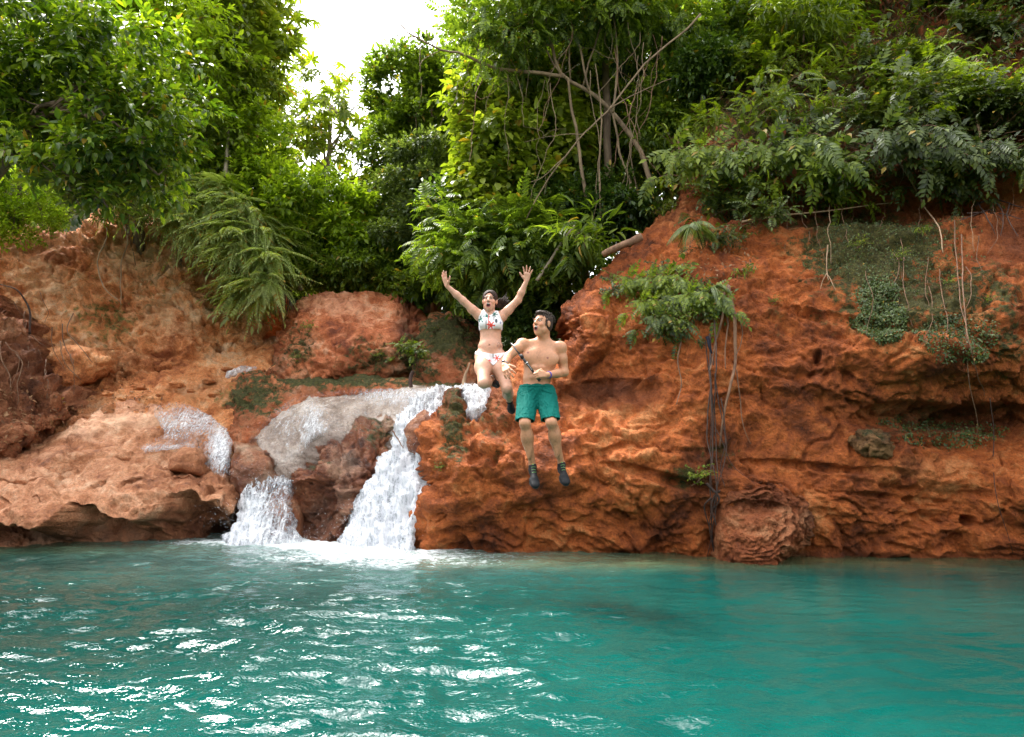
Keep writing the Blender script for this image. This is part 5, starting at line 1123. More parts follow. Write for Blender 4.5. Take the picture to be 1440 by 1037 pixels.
# ================================================================== people: one smooth surface each, blended from tapered limbs
class Fld:
    def __init__(s, lo, hi, h):
        s.lo = np.array(lo, float); s.h = h; s.n = np.ceil((np.array(hi) - s.lo) / h).astype(int) + 1
        s.g = np.full(s.n, .3, F32)
    def box(s, lo, hi):
        a = np.clip(np.floor((lo - s.lo) / s.h).astype(int), 0, s.n - 1); b = np.clip(np.ceil((hi - s.lo) / s.h).astype(int) + 1, 1, s.n)
        sl = tuple(slice(a[i], b[i]) for i in range(3))
        ax = [(s.lo[i] + s.h * np.arange(a[i], b[i])).astype(F32) for i in range(3)]
        return sl, ax[0][:, None, None], ax[1][None, :, None], ax[2][None, None, :]
    def put(s, sl, d, k, op):
        g = s.g[sl]
        if op == 'add':
            if k > 0: h = np.clip(.5 + .5 * (g - d) / k, 0, 1); s.g[sl] = g * (1 - h) + d * h - k * h * (1 - h)
            else: s.g[sl] = np.minimum(g, d)
        else:
            d = -d
            if k > 0: h = np.clip(.5 - .5 * (g - d) / k, 0, 1); s.g[sl] = g * (1 - h) + d * h + k * h * (1 - h)
            else: s.g[sl] = np.maximum(g, d)
    def cone(s, a, b, r1, r2, k=.02, op='add'):
        a = np.asarray(a, float); b = np.asarray(b, float); m = max(r1, r2) + k + .03
        sl, X, Y, Z = s.box(np.minimum(a, b) - m, np.maximum(a, b) + m); ab = b - a; L = ab @ ab + 1e-9
        t = np.clip(((X - a[0]) * ab[0] + (Y - a[1]) * ab[1] + (Z - a[2]) * ab[2]) / L, 0, 1)
        d = np.sqrt((X - a[0] - t * ab[0]) ** 2 + (Y - a[1] - t * ab[1]) ** 2 + (Z - a[2] - t * ab[2]) ** 2) - (r1 + (r2 - r1) * t)
        s.put(sl, d, k, op)
    def ell(s, c, r, R=None, k=.02, op='add'):
        c = np.asarray(c, float); r = np.asarray(r, float); m = r.max() + k + .03
        sl, X, Y, Z = s.box(c - m, c + m); x, y, z = X - c[0], Y - c[1], Z - c[2]
        if R is None: u, v, w = x, y, z
        else: u = x * R[0][0] + y * R[0][1] + z * R[0][2]; v = x * R[1][0] + y * R[1][1] + z * R[1][2]; w = x * R[2][0] + y * R[2][1] + z * R[2][2]
        k0 = np.sqrt((u / r[0]) ** 2 + (v / r[1]) ** 2 + (w / r[2]) ** 2); k1 = np.sqrt((u / r[0] ** 2) ** 2 + (v / r[1] ** 2) ** 2 + (w / r[2] ** 2) ** 2) + 1e-6
        s.put(sl, k0 * (k0 - 1) / k1, k, op)
    def coords(s):
        return [(s.lo[i] + s.h * np.arange(s.n[i])).astype(F32) for i in range(3)]
    def mesh(s):
        g = s.g; ins = g < 0; n = g.shape
        c = ins[:-1, :-1, :-1].astype(np.int8)
        sm = np.zeros(c.shape, np.int8)
        for dx in (0, 1):
            for dy in (0, 1):
                for dz in (0, 1): sm += ins[dx:n[0] - 1 + dx, dy:n[1] - 1 + dy, dz:n[2] - 1 + dz]
        act = (sm > 0) & (sm < 8); I = np.argwhere(act); idx = np.full(act.shape, -1, np.int32); idx[act] = np.arange(len(I))
        acc = np.zeros((len(I), 3)); cnt = np.zeros(len(I)); co = [np.array([a, b, cc]) for a in (0, 1) for b in (0, 1) for cc in (0, 1)]
        for p in co:
            for ax in range(3):
                if p[ax]: continue
                q = p.copy(); q[ax] = 1
                A = g[tuple((I + p).T)]; B = g[tuple((I + q).T)]; m = (A < 0) != (B < 0)
                t = np.where(m, A / np.where(m, A - B, 1), 0); pos = np.tile(p.astype(float), (len(I), 1)); pos[:, ax] = t
                acc += pos * m[:, None]; cnt += m
        V = s.lo + (I + acc / cnt[:, None]) * s.h; Q = []
        for ax in range(3):
            o1, o2 = (ax + 1) % 3, (ax + 2) % 3; sl0 = [slice(None)] * 3; sl1 = [slice(None)] * 3; sl0[ax] = slice(0, -1); sl1[ax] = slice(1, None)
            A = ins[tuple(sl0)]; B = ins[tuple(sl1)]; E = np.argwhere(A != B); E = E[(E[:, o1] > 0) & (E[:, o2] > 0) & (E[:, o1] < n[o1] - 1) & (E[:, o2] < n[o2] - 1)]
            def cell(a, b): q = E.copy(); q[:, o1] -= a; q[:, o2] -= b; return idx[tuple(q.T)]
            q = np.stack([cell(1, 1), cell(0, 1), cell(0, 0), cell(1, 0)], 1); fl = A[tuple(E.T)]; q[~fl] = q[~fl][:, ::-1]; Q.append(q)
        return V, np.concatenate(Q)

def relax(V, Q, it=2, lam=.5):
    e = np.concatenate([Q[:, [0, 1]], Q[:, [1, 2]], Q[:, [2, 3]], Q[:, [3, 0]]]); n = len(V); cnt = np.bincount(e.ravel(), minlength=n)
    for _ in range(it):
        acc = np.stack([np.bincount(e[:, 0], V[e[:, 1], c], n) + np.bincount(e[:, 1], V[e[:, 0], c], n) for c in range(3)], 1)
        V = V * (1 - lam) + lam * acc / np.maximum(cnt, 1)[:, None]
    return V

def vnormals(V, Q):
    n = np.cross(V[Q[:, 2]] - V[Q[:, 0]], V[Q[:, 3]] - V[Q[:, 1]]); o = np.zeros(V.shape)
    for k in range(4):
        for c in range(3): o[:, c] += np.bincount(Q[:, k], n[:, c], len(V))
    return nrm(o)

class Head:
    def __init__(s, c, f, u, sc=1.0):
        s.c = np.asarray(c, float); s.f = nrm(f); s.s = nrm(np.cross(s.f, u)); s.u = np.cross(s.s, s.f); s.k = sc; s.R = np.array([s.s, s.f, s.u])
    def p(s, a, b, c): return s.c + (s.s * a + s.f * b + s.u * c) * s.k
    def loc(s, V): return (V - s.c) @ s.R.T / s.k
    def build(s, F, male=True):
        e = lambda c, r, k=.012, op='add': F.ell(s.p(*c), np.array(r) * s.k, s.R, k, op)
        e((0, -.012, .035), (.074, .094, .082)); e((0, .03, -.02), (.062, .062, .080), .03); e((0, .045, -.075), (.044 if male else .036, .042, .042), .03)
        e((0, .062, -.106 if male else -.098), (.024 if male else .020, .020, .020), .02)
        for q in (-1, 1):
            e((q * .036, .064, -.022), (.024, .024, .024), .016); e((q * (.050 if male else .042), .02, -.066), (.018, .034, .03), .02)
            e((q * .030, .098, .016), (.019, .016, .012), .010, 'sub'); e((q * .030, .079, .014), (.0135, .0135, .0135), .003)
            F.cone(s.p(q * .014, .090, .036), s.p(q * .046, .080, .034), .008 * s.k, .007 * s.k, .008)
            e((q * .077, -.004, -.002), (.010, .020, .032), .006); e((q * .012, .100, -.020), (.010, .012, .009), .006)
        F.cone(s.p(0, .090, .030), s.p(0, .112, -.014), .008 * s.k, .0125 * s.k, .010)
        e((0, .078, -.060), (.032, .024, .032), .012)
        e((0, .106, -.064), (.019, .034, .018), .004, 'sub')
        e((0, .082, -.043), (.018, .012, .007), .003)      # upper teeth
    def colors(s, V, base, lip, brow, eye=(.05, .03, .02), eo=1.0):
        L = s.loc(V); c = np.tile(np.array(base, float), (len(V), 1)); a, b, z = L[:, 0], L[:, 1], L[:, 2]; near = (np.abs(a) < .09) & (b > .03) & (np.abs(z) < .14)
        m = lambda cc, r: near & (((a - cc[0]) / r[0]) ** 2 + ((z - cc[1]) / r[1]) ** 2 < 1)
        c[m((0, -.062), (.027, .027)) & (b > .06)] = lip
        c[m((0, -.064), (.020, .019)) & (b < .104)] = (.09, .018, .014)
        c[m((0, -.047), (.015, .006)) & (b > .07)] = (.75, .72, .66)
        ck = near & (((np.abs(a) - .04) / .022) ** 2 + ((z + .024) / .02) ** 2 < 1); c[ck] = c[ck] * np.array([1.03, .88, .85])
        for q in (-1, 1):
            c[m((q * .030, .016), (.018, .008))] = tuple(q_ * .42 for q_ in base); c[m((q * .030, .014), (.013, .0058 * eo))] = (.55, .50, .46)
            c[m((q * .028, .014), (.0072, .0075 * eo))] = eye; c[near & (np.abs(a - q * .030) < .017) & (np.abs(z - (.022 - 22 * (a - q * .030) ** 2)) < .0022)] = (.03, .018, .012); c[near & (np.abs(a - q * .031) < .020) & (np.abs(z - (.041 - 12 * (a - q * .030) ** 2)) < .0042)] = brow
        return c

def hand(F, w, d, n, t, curl, spread=.0, thumb=.5, sc=1.0, k=.007):
    """w wrist, d wrist->knuckles, n the way the fingers curl, t towards the thumb"""
    w = np.asarray(w, float); d = nrm(d); t = nrm(t - d * np.dot(t, d)); n = nrm(n - d * np.dot(n, d) - t * np.dot(n, t))
    off = [.031, .011, -.010, -.029]; ln = [.96, 1.06, 1.0, .8]
    for i in range(4):
        kn = w + d * (.088 - .006 * abs(i - 1)) * sc + t * off[i] * sc; F.cone(w + t * off[i] * .55 * sc + d * .01, kn, .0155 * sc, .0125 * sc, .012)
        ang = 0; p = kn; base = nrm(d + t * spread * (1.4 - i) * .5); r = .0098
        for j, L in enumerate((.043, .027, .021)):
            ang += curl[i] * (1, 1.15, .8)[j]; q = p + (base * math.cos(ang) + n * math.sin(ang)) * L * ln[i] * sc; F.cone(p, q, r * sc, (r - .0012) * sc, k if j else .008); p = q; r -= .0012
    b = w + d * .022 * sc + t * .022 * sc; a1 = b + (d * .55 + t * .75 + n * .2) * .042 * sc; F.cone(b, a1, .0155 * sc, .0125 * sc, .012)
    dd = nrm(d * (.9 - thumb * .3) + t * (.75 - thumb * .9) + n * (.1 + thumb * .8)); a2 = a1 + dd * .032 * sc; F.cone(a1, a2, .0115 * sc, .0105 * sc, .006); dd = nrm(dd + n * thumb * .5 - t * thumb * .4); F.cone(a2, a2 + dd * .026 * sc, .0105 * sc, .009 * sc, .005)

def prism(F, poly, k=0):
    """signed distance (metres) in the x-z plane to a polygon of world x,z points, negative inside"""
    X, Y, Z = F.coords(); XX, ZZ = np.meshgrid(X, Z, indexing='ij'); d, _, _ = edge_dist(poly, XX, ZZ); ins = inside(poly, XX, ZZ)
    return np.where(ins, -d, d).astype(F32)[:, None, :]

def obj_skin(name, V, Q, mat, parent, col=None):
    return mk(name, V, [Q], mat, parent, attrs=None if col is None else {'tint': col})

skin_m = plain_mat('skin', (1, 1, 1), .42, .45, 45, .10, .25, sss=.10, attr='tint')
def hair_mat(name, a, b):
    m, nt, out = newmat(name); N = NT(nt); tc = N.n('ShaderNodeTexCoord'); mp = N.n('ShaderNodeMapping'); mp.inputs['Scale'].default_value = (1, 1, .25); N.l(tc.outputs['Object'], mp.inputs['Vector'])
    v = N.noise(mp.outputs[0], 160, 3, .6); p = N.n('ShaderNodeBsdfPrincipled'); N.l(N.ramp(v, [(.35, a), (.65, b)]), p.inputs['Base Color']); p.inputs['Roughness'].default_value = .65; p.inputs['Specular IOR Level'].default_value = .25
    N.l(N.bump(v, .8, .006), p.inputs['Normal']); N.l(p.outputs[0], out.inputs['Surface']); return m
hair_b = hair_mat('dark_brown_hair', (.012, .007, .005), (.06, .03, .02)); hair_m = hair_mat('greying_brown_hair', (.018, .012, .009), (.075, .05, .038))
shoe_m = plain_mat('black_shoe_mesh', (.007, .0075, .009), .6, .25, 120, .3, .4)
sole_m = plain_mat('dark_rubber', (.022, .022, .024), .5, .4)
HSTEP = .0042

def shoe(parent, ank, toe, up, top_, sc=1.0, name='shoe', tongue=None, collar=True):
    """ank ankle joint, toe tip; up points from the sole to the top of the foot"""
    ank = np.asarray(ank, float); toe = np.asarray(toe, float); d = nrm(toe - ank); up = nrm(up - d * np.dot(up, d)); sd = np.cross(d, up); L = np.linalg.norm(toe - ank)
    heel = ank - up * .052 * sc - d * .045 * sc; R = np.array([sd, d, up]); c = (heel + toe) / 2
    lo = np.minimum(np.minimum(heel, toe), ank) - .10; hi = np.maximum(np.maximum(heel, toe), ank) + .10
    F = Fld(lo, hi, .004); s_ = sc
    ball = heel + (toe - heel) * .72 - up * 0
    F.ell(heel + d * .035 * s_ + up * .012, (.034 * s_, .045 * s_, .036 * s_), R, .01)
    F.cone(heel + d * .05 * s_ + up * .020, ank + up * .012 * s_ + d * .008, .036 * s_, .037 * s_, .02)
    F.cone(heel + d * .05 * s_ + up * .010, ball + up * .004, .034 * s_, .034 * s_, .02); F.ell(ball + sd * .008, (.046 * s_, .055 * s_, .028 * s_), R, .02)
    F.ell(toe - d * .040 * s_ - up * .018 * s_, (.045 * s_, .050 * s_, .031 * s_), R, .02); F.cone(ank + up * .005, ball + up * .018, .032 * s_, .022 * s_, .02)
    leg = nrm(ank - (heel + ball) / 2); F.cone(ank, ank + nrm(top_ - ank) * .004, .037 * s_, .038 * s_, .008); F.cone(ank + nrm(top_ - ank) * .012, ank + nrm(top_ - ank) * .09, .032 * s_, .036 * s_, .003, 'sub')
    V, Q = F.mesh(); V = relax(V, Q, 2); o = mk(name, V, [Q], shoe_m, parent)
    # sole
    F = Fld(lo, hi, .004); F.ell(heel + d * .04 * s_ - up * .022 * s_, (.036 * s_, .05 * s_, .014 * s_), R, .008); F.ell(ball - up * .026 * s_ + sd * .006, (.047 * s_, .075 * s_, .013 * s_), R, .008)
    F.cone(heel + d * .04 * s_ - up * .022 * s_, ball - up * .024 * s_, .018 * s_, .02 * s_, .02); F.ell(toe - d * .035 * s_ - up * .036 * s_, (.036 * s_, .042 * s_, .012 * s_), R, .008)
    V, Q = F.mesh(); mk('sole', V, [Q], sole_m, o, local=False)
    if tongue:
        mb = MB(); 
        for k in range(4):
            q = ank + (ball - ank) * (.32 + .16 * k) + up * (.047 - .005 * k) * s_; mb.tube([q - sd * .02, q + up * .005, q + sd * .02], .0022, 5)
        mb.tube([ank + d * .018 + up * .036 - sd * .012, ank + d * .022 + up * .047, ank + d * .018 + up * .036 + sd * .012], .005, 6)
        mb.build('lace', tongue, o, local=False)
    return o

def zigtex(V, items, base):
    """printed motifs on cloth, as dye colour per point; items: (x, z, size, colour, kind)"""
    c = np.tile(np.array(base, float), (len(V), 1))
    for (x, z, s, col, kind) in items:
        dx = V[:, 0] - x; dz = V[:, 2] - z; r = np.hypot(dx, dz); a = np.arctan2(dz, dx)
        if kind == 'palm': m = r < s * (.42 + .58 * np.clip(np.cos(a * 6 + 1) * 1.6, 0, 1))
        elif kind == 'line': m = (np.abs(dx) < .0042) & (np.abs(dz) < s)
        elif kind == 'blob': m = (dx / (s * .55)) ** 2 + (dz / s) ** 2 < 1
        c[m] = col
    return c

# ------------------------------------------------------------------ the man
def man():
    M = lambda x, y, d=6.6: P(x, y, d)
    root = empty('person', M(754, 556), 'shirtless man in teal swim shorts and black shoes mid jump, gripping a selfie stick', 'person')
    F = Fld(M(696, 690, 6.6) * [1, 0, 1] + [0, 6.02, 0], M(812, 428, 6.6) * [1, 0, 1] + [0, 6.95, 0], HSTEP)
    H = Head(M(763.2, 456.5, 6.56), (-.66, -.72, .12), (.06, 0, 1), 1.0)
    neck = M(764, 479, 6.63); H.build(F); F.cone(H.p(0, -.03, -.05), neck, .056, .062, .02); 
    F.cone(H.p(.0, .02, -.1), neck + [0, -.04, 0], .03, .03, .03)
    RS = M(734.5, 485, 6.6); LS = M(788, 489, 6.62)
    F.cone(neck + [0, .01, -.02], RS + [.03, .0, .0], .055, .045, .04); F.cone(neck + [0, .01, -.02], LS + [-.03, 0, .0], .055, .045, .04)
    F.ell(M(760, 503, 6.62), (.172, .108, .150), None, .05); F.ell(M(758, 518, 6.62), (.150, .100, .11), None, .04)
    F.ell(M(755, 533, 6.61), (.136, .092, .11), None, .05); F.ell(M(754, 551, 6.61), (.150, .105, .095), None, .05)
    for (x, y) in ((745.5, 502), (773.5, 505)): F.ell(M(x, y, 6.548), (.084, .036, .066), None, .045)
    for k in range(3):
        for q in (-1, 1): F.ell(M(756.5 - k * .8 + q * 5.2, 517 + k * 6.8, 6.528 + .004 * k), (.030, .018, .022), None, .018)
    F.ell(M(751.6, 535.5, 6.505), (.007, .016, .008), None, .006, 'sub')
    # arms.  image-left arm: elbow out, forearm towards the camera; image-right arm bent across the waist
    RE = M(714.5, 501.5, 6.50); RW = M(708.5, 514.5, 6.27)
    F.ell(RS, (.062, .062, .062), None, .03); F.cone(RS, RE, .052, .041, .03); F.ell((RS * .6 + RE * .4) + [0, -.012, .01], (.05, .05, .045), None, .02)
    F.cone(RE, RE * .55 + RW * .45, .040, .040, .02); F.cone(RE * .55 + RW * .45, RW, .040, .026, .02)
    hd = M(713.5, 523, 6.19) - RW; hand(F, RW, hd, np.array([.35, .3, -.8]), np.array([.75, -.2, .4]), [.30, .38, .45, .5], .5, .2)
    LE = M(793.5, 523.5, 6.66); LW = M(767.5, 528, 6.39)
    F.ell(LS, (.062, .062, .062), None, .03); F.cone(LS, LE, .053, .043, .03); F.ell((LS * .55 + LE * .45) + [0, -.012, 0], (.05, .05, .06), None, .02)
    F.cone(LE, LE * .6 + LW * .4, .043, .042, .02); F.cone(LE * .6 + LW * .4, LW, .042, .027, .02)
    hd = M(757, 526.0, 6.345) - LW; hand(F, LW, hd, np.array([.15, 1., -.15]), np.array([-.45, .0, 1.]), [1.1, 1.1, 1.15, 1.15], 0, 1.0, .96)
    # legs
    RH, RK, RA = M(743, 556, 6.61), M(738, 595, 6.27), M(749.0, 655, 6.40); LH, LK, LA = M(767, 556, 6.61), M(775.2, 594, 6.27), M(789.6, 652.5, 6.42)
    for Hh, K, A, sg in ((RH, RK, RA, -1), (LH, LK, LA, 1)):
        F.cone(Hh, K, .084, .050, .03); F.ell(K + [0, -.014, .004], (.036, .034, .042), None, .02); mid = K * .68 + A * .32
        F.cone(K, mid, .045, .045, .03); F.cone(mid, A, .045, .028, .05); F.ell(mid + [sg * .005, .024, .01], (.039, .040, .12), None, .05); F.ell(K * .5 + A * .5 + [0, -.008, 0], (.03, .03, .14), None, .02)
        F.ell(A + [sg * .022, 0, .0], (.014, .016, .018), None, .012)
    rt, lt = M(753.5, 683, 6.20), M(796.5, 679, 6.22)
    for A, T in ((RA, rt), (LA, lt)): F.cone(A, A * .9 + T * .1 + [0, .02, 0], .031, .024, .02)
    V, Q = F.mesh(); V = relax(V, Q, 1, .4)
    skin = (.54, .255, .14); col = H.colors(V, skin, (.36, .11, .09), (.06, .035, .02))
    z = V[:, 2]; leg = (z < M(750, 600)[2]); col[leg] = col[leg] * np.array([.80, .80, .76]); col *= (1 + .06 * fbm(V, .12, 3, 5))[:, None]
    hairn = np.clip(fbm(V * [1, 1, .3], .012, 2, 9) * 1.5, 0, 1) * leg * (z > M(750, 655)[2]); col = col * (1 - .35 * hairn[:, None])
    for (x, y) in ((742.5, 498), (770, 505.5)):
        c = M(x, y); m = (np.hypot(V[:, 0] - c[0] * .985, V[:, 2] - c[2]) < .011) & (V[:, 1] < 6.55); col[m] = (.28, .10, .07)
    c = M(757, 498); m = (np.abs(V[:, 0] - c[0]) < .022 + .01 * fbm(V, .02, 2, 4)) & (np.abs(V[:, 2] - c[2]) < .085) & (V[:, 1] < 6.56); col[m] = col[m] * (1 - .22 * np.clip(fbm(V[m], .01, 2, 8) + .5, 0, 1))[:, None]
    obj_skin('body', V, Q, skin_m, root, col)
    # hair
    F = Fld(H.c - .17, H.c + .17, .003); F.ell(H.p(0, -.022, .043), (.078, .098, .084), H.R, .01); F.ell(H.p(0, -.03, -.01), (.077, .078, .07), H.R, .02); F.ell(H.p(0, .045, .104), (.052, .046, .020), H.R, .02)
    F.ell(H.p(0, .105, -.012), (.088, .075, .072), H.R, .008, 'sub'); F.ell(H.p(0, .02, -.09), (.12, .10, .055), H.R, .006, 'sub')
    for q in (-1, 1): F.ell(H.p(q * .085, .002, -.002), (.02, .024, .036), H.R, .004, 'sub'); F.cone(H.p(q * .073, .034, .03), H.p(q * .071, .028, -.02), .010, .006, .006)
    V, Q = F.mesh(); Nn = vnormals(V, Q); L = H.loc(V); V = V + Nn * ((.005 * fbm(V * [1, 1, .6], .014, 3, 5)) + .006 * np.clip(L[:, 2] - .06, 0, .1) / .07 * np.clip(fbm(V, .016, 2, 8) + .2, 0, 1))[:, None]
    mk('hair', V, [Q], hair_m, root)
    mb = MB(); r = np.random.RandomState(4)
    for _ in range(170):
        a = r.uniform(-.07, .07); b = r.uniform(-.11, .07); c_ = .035 + .085 * math.sqrt(max(0, 1 - (a / .085) ** 2 - ((b + .02) / .115) ** 2)); p0 = H.p(a, b, c_); dd = nrm(H.s * (a * 5 + r.normal() * .4) + H.f * (b * 5 + r.normal() * .4) + H.u * .9)
        mb.tube([p0, p0 + dd * .014, p0 + dd * .024 + H.s * r.normal() * .006], [.0035, .0025, .0008], 4)
    mb.build('hair_tuft', hair_m, root)
    # swim shorts
    teal = plain_mat('teal_nylon', (.001, .115, .092), .8, .15, 30, .06, 0)
    F = Fld(M(700, 620, 6.6) * [1, 0, 1] + [0, 6.08, 0], M(812, 530, 6.6) * [1, 0, 1] + [0, 6.85, 0], .0045)
    def pants(F, off):
        F.ell(M(754, 549, 6.61), (.168 + off, .120 + off, .115 + off), None, .02); F.ell(M(754, 541, 6.61), (.156 + off, .108 + off, .05 + off), None, .03)
        for Hh, K, sg in ((RH, RK, -1), (LH, LK, 1)): F.cone(Hh + [sg * .004, 0, 0], K + [sg * .002, .015, -.006], .106 + off, .086 + off, .035)
        F.ell(M(755, 566, 6.56), (.05, .06, .04), None, .03)
    pants(F, 0); G2 = Fld(F.lo, F.lo + (F.n - 1) * F.h, F.h); G2.g = np.full(F.n, .3, F32); pants(G2, -.007)
    X, Y, Z = np.meshgrid(*F.coords(), indexing='ij', sparse=True)
    g = np.maximum(F.g, -G2.g[:F.n[0], :F.n[1], :F.n[2]])
    top = M(754, 541.0)[2]; g = np.maximum(g, Z - (top + .03 * (Y - 6.5) * .4 + .004 * np.sin(X * 60)))
    for K, Hh, sg in ((RK, RH, -1), (LK, LH, 1)):
        dv = nrm(K - Hh); dv = nrm(dv + np.array([0, .45, -.9])); hp = K - dv * .004 + [0, 0, .030]
        side = (X * sg > M(755.5, 570)[0] * sg)
        pl = (X - hp[0]) * dv[0] + (Y - hp[1]) * dv[1] + (Z - hp[2]) * dv[2]; g = np.where(side, np.maximum(g, pl + .004 * np.sin(X * 90)), g)
    F.g = g.astype(F32); V, Q = F.mesh(); V = relax(V, Q, 1, .4); Nn = vnormals(V, Q)
    wv = V * np.array([1, .6, 1]); d = .012 * fbm(V * [1.6, .6, .7] + .06 * fbm(V, .15, 2, 3)[:, None], .085, 2, 6, ridged=True) - .004 + .003 * fbm(V * [1.8, 1, .4], .09, 2, 7)
    d = d * np.clip((top - V[:, 2]) / .05, .1, 1); obj = mk('shorts', V + Nn * (d - .003)[:, None], [Q], teal, root)
    mb = MB(); a = np.linspace(0, 2 * PI, 40); cz = M(754, 543.0, 6.61); ring = np.stack([cz[0] + .1635 * np.cos(a), 6.61 + .116 * np.sin(a), cz[2] - .006 + .012 * .4 * np.sin(a)], 1); mb.tube(ring, .006, 6)
    for (x0, y0, x1, y1, x2, y2) in ((750, 546, 741, 552, 735, 556), (752, 548, 744, 558, 738, 566), (760, 547, 768, 551, 776, 553)):
        mb.tube(spline([M(x0, y0, 6.495), M(x1, y1, 6.475), M(x2, y2, 6.47)], 8), .004, 5)
    mb.build('waistband_seam', teal, obj, local=False)
    green = plain_mat('green_lace', (.16, .34, .10), .6)
    shoe(root, RA + [0, 0, -.01], rt, [.05, -.75, .3], RK, .95, tongue=green); shoe(root, LA + [0, 0, -.01], lt, [.05, -.75, .3], LK, .95, tongue=green)
    # watch and wrist band
    def band(name, c, ax, r, w_, mat, t=.004):
        ax = nrm(ax); x = nrm(np.cross(ax, [.1, .2, 1])); y = np.cross(ax, x); a = np.linspace(0, 2 * PI, 28, endpoint=False); mb = MB(); rings = []
        for (s_, rr_) in ((-w_, r), (-w_, r + t), (w_, r + t), (w_, r)): rings.append(c + ax * s_ + rr_ * (np.cos(a)[:, None] * x + np.sin(a)[:, None] * y))
        V = np.concatenate(rings); q = []
        for k in range(4):
            for j in range(28): q.append([k * 28 + j, k * 28 + (j + 1) % 28, ((k + 1) % 4) * 28 + (j + 1) % 28, ((k + 1) % 4) * 28 + j])
        return mk(name, V, [np.array(q)], mat, root, smooth=False)
    wa = band('watch', RW * .84 + RE * .16, RW - RE, .030, .009, plain_mat('steel', (.35, .36, .38), .3, .5, metal=.8, bump=0))
    c = RW * .84 + RE * .16 + nrm([-.35, -.6, .75]) * .036; mb = MB(); ax = nrm([-.35, -.6, .75]); mb.tube([c - ax * .004, c + ax * .006], .015, 16); mb.build('watch_case', plain_mat('dark_glass', (.02, .02, .025), .15, .6, bump=0), wa, local=False)
    band('wrist_band', LW * .86 + LE * .14, LW - LE, .030, .008, plain_mat('blue_band', (.05, .05, .42), .5, .4, bump=0))
    # selfie stick: grip in the fist, tube up to the camera end under his arm, strap over the upper arm
    ss = empty('selfie_stick', M(758.5, 534.5, 6.40), 'black selfie stick held diagonally across the shirtless man\'s bare waist', 'selfie stick')
    blk = plain_mat('black_plastic', (.012, .012, .014), .35, .5, bump=0); wht = plain_mat('white_print', (.7, .7, .68), .5, bump=0)
    A = M(759.5, 536.0, 6.395); B = M(734.5, 502.5, 6.43); dv = B - A
    mb = MB(); mb.tube([A, A + dv * .02, A + dv * .05, A + dv * .33, A + dv * .36], [.012, .0165, .0155, .0145, .012], 12); mb.build('grip', blk, ss)
    mb = MB(); mb.tube([A + dv * .34, A + dv * .8, B], [.0115, .0115, .010], 12); tb = mb.build('tube', blk, ss)
    mb = MB(); sd_ = nrm(np.cross(dv, [0, 1, 0]))
    for k in range(7): q = A + dv * (.47 + .035 * k) + np.array([0, -.0122, 0]); mb.tube([q - sd_ * .004, q + sd_ * .004], .0022, 5)
    q = A + dv * .74 ; mb.tube([q, q + dv * .025], .0135, 12); mb.build('marking', wht, tb, local=False)
    mb = MB(); mb.tube([B - dv * .02, B + dv * .10], .017, 10); mb.tube([B + dv * .08, B + dv * .16 + np.array([.02, 0, -.02])], .014, 8); mb.build('camera_mount', blk, ss)
    mb = MB(); mb.tube(spline([B + dv * .1, M(727, 494, 6.42), M(722, 486.5, 6.47), M(718.5, 483, 6.53), M(719, 484, 6.60), M(725, 492, 6.66), M(732, 502, 6.6), M(733, 505, 6.45), B], 30), .0065, 6); mb.build('strap', blk, ss)
man()

